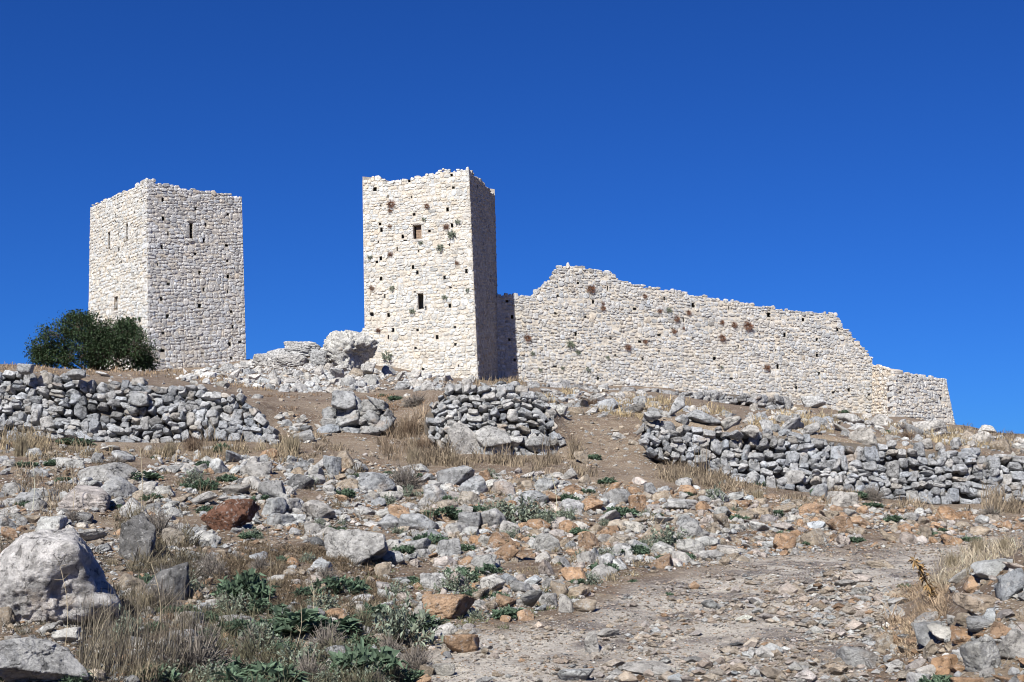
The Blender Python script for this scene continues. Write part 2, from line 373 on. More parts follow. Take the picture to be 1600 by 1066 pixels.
# ------------------------------------------------------------------ ground sheet
def build_ground():
    ang = np.radians(np.concatenate([np.arange(-180, -32, 4.0), np.arange(-32, 32, 0.16), np.arange(32, 180.1, 4.0)]))
    rad = np.concatenate([[0.0, 1.0, 2.0, 3.0, 4.0], np.geomspace(4.5, 34, 300), np.geomspace(34.2, 115, 170), np.geomspace(118, 6000, 30)])
    A, R = np.meshgrid(ang, rad); X, Y = R * np.sin(A), R * np.cos(A); Z = ground(X, Y)
    V = np.stack([X, Y, Z], -1).reshape(-1, 3); nA = len(ang)
    i, j = np.meshgrid(np.arange(len(rad) - 1), np.arange(nA - 1), indexing='ij'); a = (i * nA + j).ravel()
    me = mesh_np('ground', V, np.stack([a, a + 1, a + nA + 1, a + nA], -1), M['ground'])
    px, py = to_px(V)
    ok = (V[:, 1] > 4) & (V[:, 1] < 24)
    tr = sstep(-16, 16, poly_dist(px, py, TRACK) + 16 * fbm(V * 1.1, 31, 3)) * ok
    at_ = me.attributes.new('track', 'FLOAT', 'POINT'); at_.data.foreach_set('value', tr.astype(np.float32))
    o = link('ground', me); o['kind'] = 'structure'
build_ground()

# ------------------------------------------------------------------ masonry
class Face:
    """A wall face as a polyline of columns ((px,py) bottom, (px,py) top, Y bottom, Y top); s in metres along, t from 0 to 1."""
    def __init__(s, cols, profile=None):
        s.B = np.array([at(b[0], b[1], yb) for b, t, yb, yt in cols]); s.Tp = np.array([at(t[0], t[1], yt) for b, t, yb, yt in cols])
        m = (s.B + s.Tp) / 2; s.S = np.concatenate([[0], np.cumsum(np.linalg.norm(np.diff(m, axis=0), axis=1))]); s.L = s.S[-1]
        s.H = np.linalg.norm(s.Tp - s.B, axis=1); s.profile = profile
    def P(s, a, t):
        a = np.clip(np.asarray(a, float), 0, s.L); t = np.asarray(t, float)
        b = np.stack([np.interp(a, s.S, s.B[:, k]) for k in range(3)], -1); c = np.stack([np.interp(a, s.S, s.Tp[:, k]) for k in range(3)], -1)
        return b + (c - b) * t[..., None]
    def h(s, a): return np.interp(a, s.S, s.H)
    def frame(s, a, t):
        e = 0.15; T = s.P(min(a + e, s.L), np.array(t)) - s.P(max(a - e, 0), np.array(t)); T /= np.linalg.norm(T)
        U = s.P(a, np.array(1.0)) - s.P(a, np.array(0.0)); N = np.cross(T, U); N /= np.linalg.norm(N); U = np.cross(N, T); return T, U, N
    def inside(s, P):
        if s.profile is None: return np.ones(P.shape[:-1], bool)
        px, py = to_px(P); xs, ys = zip(*s.profile); return py > np.interp(px, xs, ys)
    def locate(s, px, py):
        a = np.linspace(0, s.L, 160); t = np.linspace(0, 1, 160); A, Tt = np.meshgrid(a, t); X, Y = to_px(s.P(A, Tt))
        k = np.argmin((X - px) ** 2 + (Y - py) ** 2); return A.ravel()[k], Tt.ravel()[k]

def courses(face, hmin, hmax, wmin, wmax, rng, tall=0.12, wob=0.04, split=0.12):
    """Stones of a rubble wall: (a, b in metres, width, height)."""
    Hm = float(face.H.max()); out = []; b = 0.0; carried = []
    while b < Hm:
        h = rng.uniform(hmin, hmax); hn = rng.uniform(hmin, hmax); nxt = []; a = rng.uniform(-wmax * 0.6, 0)
        while a < face.L:
            blk = [c for c in carried if c[0] - 1e-3 <= a < c[1]]
            if blk: a = blk[0][1]; continue
            w = rng.uniform(wmin, wmax) * (h / ((hmin + hmax) / 2)) ** 0.5
            lim = [c[0] for c in carried if c[0] > a]
            if lim and a + w > min(lim) - wmin * 0.5: w = min(lim) - a
            if w < 0.3 * wmin: a += max(w, 0.02); continue
            hh = h
            if rng.random() < tall: hh = h + hn; nxt.append((a, a + w))
            dy = wob * math.sin(a * 1.7 + b * 3) + rng.normal() * wob * 0.35
            if hh == h and rng.random() < split and h > hmin * 1.25:
                f = rng.uniform(0.4, 0.6); out.append((a + w / 2, b + dy + h * f / 2, w, h * f)); out.append((a + w / 2, b + dy + h * (f + (1 - f) / 2), w, h * (1 - f)))
            else: out.append((a + w / 2, b + dy + hh / 2, w, hh))
            a += w
        b += h; carried = nxt
        # the next row's height is the one promised to the tall stones
        if carried:
            h = hn
            a = rng.uniform(-wmax * 0.6, 0); nx2 = []
            while a < face.L:
                blk = [c for c in carried if c[0] - 1e-3 <= a < c[1]]
                if blk: a = blk[0][1]; continue
                w = rng.uniform(wmin, wmax) * (h / ((hmin + hmax) / 2)) ** 0.5
                lim = [c[0] for c in carried if c[0] > a]
                if lim and a + w > min(lim) - wmin * 0.5: w = min(lim) - a
                if w < 0.3 * wmin: a += max(w, 0.02); continue
                dy = wob * math.sin(a * 1.7 + b * 3) + rng.normal() * wob * 0.35
                out.append((a + w / 2, b + dy + h / 2, w, h)); a += w
            b += h; carried = []
    return out

def core_grid(face, J, cell, rec, thick, holes, col, end0=True, end1=True):
    """Recessed mortar skin with open holes, an inner skin behind it, and caps along the (ragged) top."""
    na = max(2, int(face.L / cell)); nt = max(2, int(face.H.max() / cell)); A = np.linspace(0, face.L, na + 1); T = np.linspace(0, 1, nt + 1)
    AA, TT = np.meshgrid(A, T, indexing='ij'); P = face.P(AA, TT); _, _, N = face.frame(face.L / 2, 0.5)
    mg = min(thick * 0.95, face.L * 0.42); A2 = mg + AA / face.L * (face.L - 2 * mg)
    Pf, Pb = P - N * rec, face.P(A2, TT) - N * thick
    ac, tc = np.meshgrid((A[1:] + A[:-1]) / 2, (T[1:] + T[:-1]) / 2, indexing='ij'); keep = face.inside(face.P(ac, tc))
    if face.profile is not None: keep &= face.inside(face.P(ac, tc) + np.array([0, 0, 0.18]))
    hole = np.zeros_like(keep); hm = face.h(ac)
    for (ha, ht, hw, hh) in holes: hole |= (np.abs(ac - ha) < hw / 2) & (np.abs(tc - ht) * hm < hh / 2)
    idx = np.arange((na + 1) * (nt + 1)).reshape(na + 1, nt + 1)
    def q(mask): 
        i, j = np.nonzero(mask); return np.stack([idx[i, j], idx[i + 1, j], idx[i + 1, j + 1], idx[i, j + 1]], -1)
    def tri(Q): return np.concatenate([Q[:, [0, 1, 2]], Q[:, [0, 2, 3]]])
    nV = idx.size; V = np.concatenate([Pf.reshape(-1, 3), Pb.reshape(-1, 3)]); fr = tri(q(keep & ~hole)); bk = tri(q(keep))[:, ::-1] + nV
    caps = []
    k2 = np.pad(keep, 1); I, Jx = np.nonzero(keep)
    for di, dj, e0, e1 in ((0, 1, (0, 1), (1, 1)), (1, 0, (1, 0), (1, 1)), (-1, 0, (0, 0), (0, 1))):
        m = ~k2[I + 1 + di, Jx + 1 + dj]; i, j = I[m], Jx[m]
        a, b = idx[i + e0[0], j + e0[1]], idx[i + e1[0], j + e1[1]]; caps.append(np.stack([a, b, b + nV, a + nV], -1))
    J.add(V, np.concatenate([fr, bk] + [tri(c) for c in caps]), col)

def stone_matrix(C, T, U, N, sx, sy, sz, roll):
    T2 = T * math.cos(roll) + U * math.sin(roll); U2 = U * math.cos(roll) - T * math.sin(roll)
    return np.stack([T2 * sx, N * sz, U2 * sy], 1), C      # local x along, y out, z up
def put_stone(me, R, C, parent, base, col, name='stone'):
    o = link(name, me, parent); m = Matrix(((*R[0], C[0] - base[0]), (*R[1], C[1] - base[1]), (*R[2], C[2] - base[2]), (0, 0, 0, 1))); o.matrix_basis = m; o.color = (*col, 1); return o

def masonry(name, label, cat, faces, base, style, limit=300, group=None, seed=1):
    """faces: dicts(face, holes[(px,py,w,h)], windows, stones?, tone, warm)."""
    rng = np.random.default_rng(seed); root = tag(empty(name, base), label, cat, group)
    core, pend = Joiner(), []
    for fd in faces:
        f = fd['face']; holes = []
        for (px, py, w, h) in fd.get('holes', []) + [x[:4] for x in fd.get('windows', [])]:
            a, t = f.locate(px, py); holes.append((a, t, w, h))
        core_grid(f, core, style['cell'], style['rec'], style['thick'], holes, style['core'])
        if not fd.get('stones', True): continue
        T0, U0, N0 = f.frame(f.L / 2, 0.5)
        for (a, b, w, h) in courses(f, *style['course'], rng, style.get('tall', 0.12), style.get('wob', 0.04)):
            hm = f.h(min(max(a, 0), f.L)); t = b / hm
            if t > 1.02 - 0.4 * h / hm * style.get('topcut', 1) or a < 0 - w * 0.2 or a > f.L + w * 0.2: continue
            if a - w / 2 < 0: w, a = a + w / 2, (a + w / 2) / 2
            if a + w / 2 > f.L: w, a = f.L - a + w / 2, (a - w / 2 + f.L) / 2
            if w < 0.05: continue
            for ha, ht, hw, hh in holes:
                if abs(t - ht) * hm < hh / 2 + h * 0.36 and abs(a - ha) < hw / 2 + w / 2:
                    lw, rw = ha - hw / 2 - (a - w / 2), (a + w / 2) - (ha + hw / 2)
                    if max(lw, rw) < 0.07: w = 0; break
                    if lw > rw: a, w = a - w / 2 + lw / 2, lw
                    else: a, w = a + w / 2 - rw / 2, rw
            if w < 0.05: continue
            C = f.P(a, np.array(t))
            if not f.inside(C + np.array([0, 0, h * 0.1])): continue
            T, U, N = f.frame(a, min(t, 1)) if style.get('curved') else (T0, U0, N0)
            dp = style['depth'] * rng.uniform(0.8, 1.2); out = rng.normal() * style['proud']
            g = rng.uniform(*style['fill'])
            R, C = stone_matrix(C + N * (out - dp * style.get('sink', 0.55)), T, U, N, w / 2 * g, h / 2 * g, dp, rng.normal() * style['roll'])
            col = shade(fd['tone'], rng, style['var'])
            if rng.random() < fd.get('warm', 0.1): col = col * np.array([1.02, 0.94, 0.84])
            if rng.random() < fd.get('grim', 0.06): col = col * 0.72
            pend.append((w * h, R, C, col, int(rng.integers(0, 1000))))
        # corner stones that tie two faces
        for (px0, py0, px1, py1, Y, n, sz) in fd.get('quoins', []):
            for i in range(n):
                k = (i + 0.5) / n; px, py = px0 + (px1 - px0) * k, py0 + (py1 - py0) * k; C = at(px, py, Y)
                if not f.inside(C + np.array([0, 0, 0.15])): continue
                hgt = np.linalg.norm(at(px1, py1, Y) - at(px0, py0, Y)) / n
                w1 = sz * (0.75 if i % 2 else 0.45) * rng.uniform(0.85, 1.15); w2 = sz * (0.45 if i % 2 else 0.75)
                T, U, N = T0, U0, N0
                R, C = stone_matrix(C - T * w1 * 0.93 * fd.get('qside', 1) - N * w2 * 0.93 + rng.normal(size=3) * 0.012, T, U, N, w1, hgt / 2 * 0.97, w2, rng.normal() * 0.015)
                pend.append((9.0, R, C, shade(fd['tone'], rng, style['var'] * 0.7), int(rng.integers(0, 1000))))
        for wd in fd.get('windows', []):
            px, py, w, h, kind = wd[:5]; a, t = f.locate(px, py); C = f.P(a, np.array(t)); T, U, N = f.frame(a, t)
            d = -0.18 if kind == 'arrow_slit' else (0.15 if len(wd) > 6 else -0.05); J = Joiner(); hw, hh = w / 2, h / 2
            ring = [(-hw, -hh), (hw, -hh), (hw, hh), (-hw, hh)]
            V = np.array([C + T * x + U * y + N * 0.0 for x, y in ring] + [C + T * x + U * y - N * (d + 0.2) for x, y in ring])
            Tq = []
            for i in range(4): j = (i + 1) % 4; Tq += [(i, i + 4, j + 4), (i, j + 4, j)]
            J.add(V, Tq, np.array(PAL['tan']) * 0.8)
            win = link(kind, J.mesh(kind, M['castle_a'], False, base), root)
            def piece(nm, cx, cy, sx, sy, sz, out, col, mat=None, sh=None):
                jj = Joiner(); v, tt = HEWN[int(rng.integers(0, 28))]
                if mat is not None:
                    bx = np.array([(x, y, z) for x in (-1, 1) for y in (-1, 1) for z in (-1, 1)], float); v = bx
                    tt = np.array([(0,1,3),(0,3,2),(4,6,7),(4,7,5),(0,4,5),(0,5,1),(2,3,7),(2,7,6),(0,2,6),(0,6,4),(1,5,7),(1,7,3)])
                q = C + T * cx + U * cy + N * out; jj.add(q + v[:, :1] * T * sx + v[:, 1:2] * N * sz + v[:, 2:3] * U * sy, tt, col)
                return link(nm, jj.mesh(nm, mat or M['castle_a'], False, base), win)
            tone = np.array(PAL['pale']) * (1.05 if kind == 'window' else 0.85)
            fr = wd[5] if len(wd) > 5 else 0.2
            piece('lintel', 0, hh + 0.13, hw + fr, 0.13, 0.25, -0.17, tone * np.array([1, .95, .88])); piece('sill', 0, -hh - 0.11, hw + fr, 0.10, 0.25, -0.17, tone)
            sl = kind == 'arrow_slit'
            for sg in (-1, 1): piece('jamb', sg * (hw + fr * 0.5), 0, fr * 0.52, hh * 0.99, 0.05 if sl else 0.16, -0.03 if sl else -0.12, tone)
            if len(wd) > 6:
                nb = 5
                for i in range(nb): piece('board', hw * 0.18, -hh + (i + 0.5) * h / nb, hw * 0.80, h / nb * 0.46, 0.03, -0.30 + 0.01 * (i % 2), (0.3, 0.2, 0.13), M['wood'])
    link('masonry_core', core.mesh('masonry_core', style['coremat'], False, base), root)
    pend.sort(key=lambda x: -x[0])
    lib = style['lib']; rest = Joiner()
    for k, (ar, R, C, col, sd) in enumerate(pend):
        if k < limit: put_stone(lib[sd % len(lib)], R, C, root, base, col)
        else:
            v, tt = HEWN[sd % 28]; rest.add(v @ R.T + C, tt, col)
    if len(rest): link('stonework', rest.mesh('stonework', M['castle_a'], False, base), root)['kind'] = 'stuff'
    return root

CAS = dict(sink=0.66, cell=0.09, rec=0.020, thick=1.1, core=(0.3, 0.25, 0.2), coremat=M['mortar'], course=(0.12, 0.26, 0.17, 0.52), depth=0.085, proud=0.010, fill=(0.97, 1.06), roll=0.06, var=0.075, lib=ME_PIL, tall=0.16, wob=0.06)
def zm(ox, oy, sc, pts): return [(ox + x / sc, oy + y / sc) for x, y in pts]
rh = np.random.default_rng(5)
def hl(pts, w=(0.11, 0.24), h=(0.13, 0.28)): return [(x, y, rh.uniform(*w), rh.uniform(*h)) for x, y in pts]

# left tower -------------------------------------------------------
LT_L = zm(0, 260, 3.135, [(565,242),(658,224),(565,272),(490,322),(578,182),(693,164),(578,334),(580,408),(672,434),(632,446),(595,462),(557,484),(488,520),(518,506),(675,512),(575,566),(672,600),(480,690),(606,714),(668,364)])
LT_R = zm(0, 260, 3.135, [(795,166),(960,204),(800,252),(1116,238),(1006,286),(822,326),(1000,364),(792,394),(1110,384),(955,430),(1114,464),(773,482),(980,522),(1120,542),(824,576),(998,602),(1116,616),(788,652),(980,684),(1132,708),(820,736),(985,760),(1140,788),(797,814),(975,842),(1128,872),(1175,865),(797,904),(992,918),(1135,942)])
f1 = Face([((136,612),(141,324),83.0,83.1),((232,612),(229,280),76,76)], [(130,322),(141,322),(165,311),(190,299),(215,287),(229,279),(240,280)])
f2 = Face([((232,612),(229,280),76,76),((386,600),(378,309),80.6,80.6)], [(220,279),(229,279),(260,285),(290,292),(330,299),(360,303),(372,306),(379,309),(390,310)])
f3 = Face([((386,600),(378,309),80.6,80.6),((300,602),(296,345),87.7,87.7)]); f4 = Face([((300,602),(296,345),87.7,87.7),((136,612),(141,324),83.0,83.1)])
def base_of(px, py, Y):
    p = at(px, py, Y); return (p[0], p[1], float(ground(p[0], p[1])))
masonry('watch_tower', 'square pale stone tower on the left, complete to its level top, beside the dark bush', 'tower', [
    dict(face=f1, tone='white', warm=0.20, holes=hl(LT_L), windows=[(170.5,377,0.28,1.05,'arrow_slit',0.16),(198.5,363,0.28,1.05,'arrow_slit',0.16),(181,475,0.55,0.85,'window',0.24)]),
    dict(face=f2, tone=(0.531, 0.522, 0.509), warm=0.10, holes=hl(LT_R), windows=[(299,362,0.22,1.0,'arrow_slit',0.26)], quoins=[(232,605,229,281,76,30,0.42)], qside=-1),
    dict(face=f3, stones=False), dict(face=f4, stones=False)], base_of(232, 590, 77), CAS, 300, seed=21)

# right tower ------------------------------------------------------
RT = zm(380, 250, 2.962, [(610,130),(668,170),(770,100),(965,68),(972,130),(640,208),(778,172),(945,228),(792,250),(965,305),(862,328),(632,298),(637,322),(737,352),(750,372),(627,378),(957,396),(814,424),(638,456),(620,472),(712,410),(783,496),(806,520),(638,552),(1032,514),(930,548),(960,592),(792,614),(657,630),(955,678),(846,688),(670,720),(595,714),(980,772),(806,786),(695,790),(670,820),(897,824),(980,852),(798,870),(994,952),(830,970)])
RTs = zm(380, 250, 2.962, [(1085,120),(1100,240),(1140,330),(1168,456),(1138,630),(1100,520),(1120,760)])
g1 = Face([((571,612),(566,276),80.8,80.8),((748,612),(732,258),79,79)], [(560,279),(583,276),(597,277),(605,283),(614,284),(625,279),(640,277),(655,274),(668,272),(690,265),(697,262),(706,265),(718,264),(726,262),(733,262),(740,263)])
g2 = Face([((748,612),(732,258),79,79),((781,612),(773,296),86,86)], [(725,261),(733,262),(745,276),(755,285),(762,292),(766,297),(773,305),(780,306)])
g3 = Face([((781,612),(773,296),86,86),((612,612),(604,306),88,88)]); g4 = Face([((612,612),(604,306),88,88),((571,612),(566,276),80.8,80.8)])
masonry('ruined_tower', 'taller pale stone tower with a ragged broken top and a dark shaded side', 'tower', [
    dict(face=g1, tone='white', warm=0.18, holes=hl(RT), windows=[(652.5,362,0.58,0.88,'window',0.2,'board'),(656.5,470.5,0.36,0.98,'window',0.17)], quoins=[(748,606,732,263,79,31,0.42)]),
    dict(face=g2, tone=(0.392, 0.365, 0.331), warm=0.2, holes=hl(RTs)), dict(face=g3, stones=False), dict(face=g4, stones=False)], base_of(700, 600, 79), CAS, 300, seed=22)  # shade of the right side is partly put into its darker stone tone

# curtain wall -----------------------------------------------------
CW = zm(780, 390, 3.81, [(465,198),(652,230),(342,272),(328,382),(516,402),(562,314),(812,352),(1160,330),(1370,350),(980,292),(1090,424),(320,498),(460,508),(668,528),(838,546),(960,508),(1160,532),(950,604),(692,630),(856,650),(1160,632),(332,696),(594,768),(1148,734),(1375,768),(1420,580),(1285,650),(48,306),(76,400),(58,536),(86,662)]) + zm(1180, 460, 3.135, [(66,100),(236,124),(405,172),(146,198),(300,222),(106,272),(300,300),(310,385),(114,352),(200,456),(382,480),(555,488),(455,470)])
c1 = Face([((776,625),(776,395),85.6,85.6),((1372,668),(1372,478),92.5,92.5)], [(770,459),(795,460),(812,461),(830,458),(842,450),(845,444),(860,435),(864,424),(872,417),(885,412),(905,414),(930,420),(945,424),(955,421),(962,430),(966,436),(990,443),(1020,448),(1045,452),(1062,453),(1078,460),(1105,461),(1130,467),(1160,470),(1180,475),(1210,480),(1240,485),(1268,486),(1285,487),(1305,489),(1311,498),(1316,508),(1329,516),(1332,526),(1342,533),(1352,545),(1360,553),(1364,560),(1364,569),(1372,590)])
CWS = dict(CAS); CWS.update(course=(0.125, 0.255, 0.17, 0.46), wob=0.09, proud=0.020, depth=0.115, fill=(0.96, 1.06), roll=0.09, thick=1.5, rec=0.028)
masonry('curtain_wall', 'long pale rubble wall stepping down to the right from the ruined tower', 'wall', [
    dict(face=c1, tone=(0.432, 0.426, 0.416), warm=0.14, grim=0.08, holes=hl(CW, (0.12, 0.27), (0.15, 0.31)))], base_of(1070, 625, 89), CWS, 300, seed=23)
BH = zm(1180, 460, 3.135, [(625,400),(628,490),(662,572)]); BH2 = zm(1180, 460, 3.135, [(714,478),(935,604),(912,512),(800,540)])
b1 = Face([((1362,672),(1362,563),92.0,92.0),((1398,676),(1394,572),88.5,88.8)], [(1355,569),(1372,571),(1382,574),(1390,577),(1400,582)])
b2 = Face([((1398,676),(1394,572),88.5,88.8),((1498,690),(1477,584),91.5,91.8)], [(1388,577),(1400,581),(1420,583),(1440,586),(1460,590),(1477,592),(1485,600)])
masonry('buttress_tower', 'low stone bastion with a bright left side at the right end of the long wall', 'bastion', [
    dict(face=b1, tone=(0.60, 0.565, 0.52), warm=0.45, holes=hl(BH)), dict(face=b2, tone=(0.43, 0.425, 0.415), warm=0.12, holes=hl(BH2), quoins=[(1398,670,1394,577,88.6,11,0.4)], qside=-1)], base_of(1400, 655, 89), CWS, 220, seed=24)  # left face's sunlit brightness is put into its lighter, warmer stone tone

# a low broken stub of wall joining the ruined tower on its left
s1 = Face([((548,600),(548,505),82.5,82.5),((578,606),(574,500),81.6,81.6)], [(540,526),(552,522),(562,516),(570,509),(590,505)])
masonry('wall_stub', 'short broken stub of pale wall against the left side of the ruined tower', 'wall', [dict(face=s1, tone='white', warm=0.25)], base_of(560, 580, 82), CAS, 120, seed=25)

# dry stone walls ----------------------------------------------------
DS = dict(cell=0.25, rec=0.20, thick=0.55, core=(0.1, 0.09, 0.07), coremat=M['fill'], course=(0.105, 0.23, 0.14, 0.36), depth=0.17, proud=0.03, fill=(1.04, 1.18), roll=0.16, var=0.15, lib=ME_DRY, tall=0.20, wob=0.11, curved=True, topcut=0.3)
def drywall(name, label, spine, base, style=DS, seed=1, tone=(0.362, 0.366, 0.372), extra=(), limit=300):
    f = Face([((px, yb), (px + dx, yt), Y, Y + 0.45 * (yb - yt) / 110) for px, yt, yb, Y, dx in spine])
    r = masonry(name, label, 'dry stone wall', [dict(face=f, tone=tone, warm=0.07, grim=0.10)], base, style, limit, 'rough dry stone terrace walls', seed)
    rng = np.random.default_rng(seed + 50)
    J = Joiner(); n = int(f.L * f.H.mean() * 26)
    for a, t in zip(rng.uniform(0.05, f.L - 0.05, n), rng.uniform(0.02, 0.93, n)):
        T_, U_, N_ = f.frame(a, t); c_ = f.P(a, np.array(t)) - N_ * 0.05; q = rng.uniform(0.04, 0.085) * style['course'][1] / 0.23
        V, T2 = ROCK[1][int(rng.integers(0, NR))]; E = np.array(Euler(rng.uniform(0, 6, 3)).to_matrix()); J.add((V * np.array([q, q, q * 0.7])) @ E.T + c_, T2, shade(tone, rng, 0.16))
    link('wedge_stones', J.mesh('wedge_stones', M['rock_a'], False, base), r)['kind'] = 'stuff'
    for (px, py, w, h, sh, tn) in extra:
        Y = np.interp(px, [s[0] for s in spine], [s[3] for s in spine]); C = at(px, py, Y + 0.1); m = Y / F
        put_stone(ME_ROCK[sh], np.diag([w * m / 2, w * m / 2 * 0.8, h * m / 2]), C, r, base, shade(tn, rng, 0.05))
    return r
drywall('terrace_wall', 'grey dry stone wall below the dark bush and the left tower', [(-230,573,700,30.0,0),(-90,575,700,30.0,0),(0,577,692,30.0,0),(60,584,692,30.0,0),(120,590,693,30.0,0),(200,594,694,30.0,0),(260,600,694,30.0,0),(330,607,692,30.0,0),(375,620,690,30.0,0),(405,640,688,29.9,0),(428,672,688,29.8,0)], base_of(150, 690, 30), seed=31,
        extra=[(218,623,32,26,3,'grey'),(208,640,20,16,5,'grey'),(40,577,24,18,7,'grey'),(120,585,28,18,9,'grey')])
drywall('terrace_wall', 'bulging grey dry stone wall in the middle, with large pale boulders at its foot', [(664,648,672,31.0,0),(684,622,700,30.8,0),(700,604,712,30.7,0),(735,598,722,30.6,0),(775,599,722,30.6,0),(815,602,722,30.7,0),(842,614,722,30.8,0),(858,636,722,30.9,0),(872,676,720,31.0,0),(880,700,720,31.1,0)], base_of(770, 715, 31), seed=32, tone=(0.392, 0.392, 0.390),
        extra=[(728,692,58,72,0,'pale'),(770,683,58,36,1,'pale'),(782,700,32,26,6,'pale'),(840,694,40,26,9,'grey'),(804,690,30,24,12,'pale'),(756,712,30,36,15,'grey'),(815,716,46,18,4,'grey')])
drywall('terrace_wall', 'longest grey dry stone wall running to the right edge below the long castle wall', [(1004,652,690,29.9,0),(1022,653,716,29.9,0),(1045,660,722,29.9,0),(1100,668,738,29.9,0),(1150,673,748,29.9,0),(1200,675,758,29.9,0),(1255,680,772,29.9,0),(1350,690,776,29.9,0),(1450,701,782,29.9,0),(1530,706,790,29.9,0),(1600,716,796,29.9,0),(1690,728,806,29.9,0),(1840,742,818,29.9,0)], base_of(1300, 780, 30), seed=33,
        extra=[(1150,680,30,16,8,'grey'),(1172,674,28,22,2,'pale'),(1240,748,34,26,10,'pale'),(1540,776,30,30,12,'pale'),(1020,650,30,16,5,'pale')])
DS2 = dict(DS); DS2.update(course=(0.2, 0.4, 0.28, 0.6), depth=0.26)
drywall('wall_remnant', 'short tumbled remnant of dry stone wall on the bare ramp left of the middle wall', [(505,650,672,32.0,0),(530,632,680,31.8,0),(560,628,684,31.6,0),(590,634,684,31.6,0),(612,650,680,31.6,0)], base_of(560, 680, 32), DS2, 34, (0.322, 0.322, 0.318),
        extra=[(538,625,40,32,3,'grey'),(590,630,36,24,6,'grey'),(562,658,18,14,2,'pale'),(606,648,20,20,8,'grey'),(516,660,34,16,11,'grey')])
DS3 = dict(DS); DS3.update(course=(0.26, 0.46, 0.35, 0.8), depth=0.34)
drywall('stone_row', 'low row of grey stones at the foot of the long castle wall', [(825,602,620,60,0),(880,600,616,61,0),(940,604,622,62,0),(1000,608,626,62,0),(1080,612,628,63,0),(1160,616,632,64,0),(1240,626,640,66,0)], base_of(1000, 620, 62), DS3, 35, (0.296, 0.291, 0.287))

# ------------------------------------------------------------------ landmarks for labels
LAND = []       # (short phrase, px, py)
TAKEN = set()
def land(name, px, py): LAND.append((name, px, py))
for a in (('dark bush',145,535),('left tower',310,560),('ruined tower',660,560),('left dry stone wall',200,640),('middle dry stone wall',770,650),('right dry stone wall',1300,725),('wall remnant on the ramp',560,650),('low bastion',1430,640)): land(*a)
ORD = ['', 'second ', 'third ', 'fourth ', 'fifth ']
def autolabel(items, maxd=230):
    """items: list of dict(obj, px, py, desc, cat, group, place); gives each the label that singles it out by its nearest landmarks."""
    sect = lambda dx, dy: ('right of' if dx > 0 else 'left of') if abs(dx) > abs(dy) * 1.2 else ('below' if dy > 0 else 'above')
    by = {}
    for it in items:
        for ln, lx, ly in LAND:
            if ln == it.get('self'): continue
            dx, dy = it['px'] - lx, it['py'] - ly; d = math.hypot(dx, dy)
            by.setdefault((it['desc'], ln, sect(dx, dy)), []).append((d, id(it)))
    for v in by.values(): v.sort()
    for it in items:
        best = None
        for ln, lx, ly in LAND:
            if ln == it.get('self'): continue
            dx, dy = it['px'] - lx, it['py'] - ly; d = math.hypot(dx, dy)
            if d > maxd: continue
            s = sect(dx, dy); rk = [q[1] for q in by[(it['desc'], ln, s)]].index(id(it))
            if rk < 4 and (best is None or (rk, d) < best[:2]): best = (rk, d, ln, s)
        g = it['group']
        if best:
            rk, d, ln, s = best; lab = f"{ORD[rk]}nearest {it['desc']} {s} the {ln}" if rk or d > 60 else f"{it['desc']} just {s} the {ln}"
            if lab in TAKEN: lab = f"{ORD[rk]}nearest {it['desc']} {s} the {ln}"
        else: lab = f"{it['desc']} {it['place']}"
        TAKEN.add(lab); tag(it['obj'], lab, it['cat'], g)

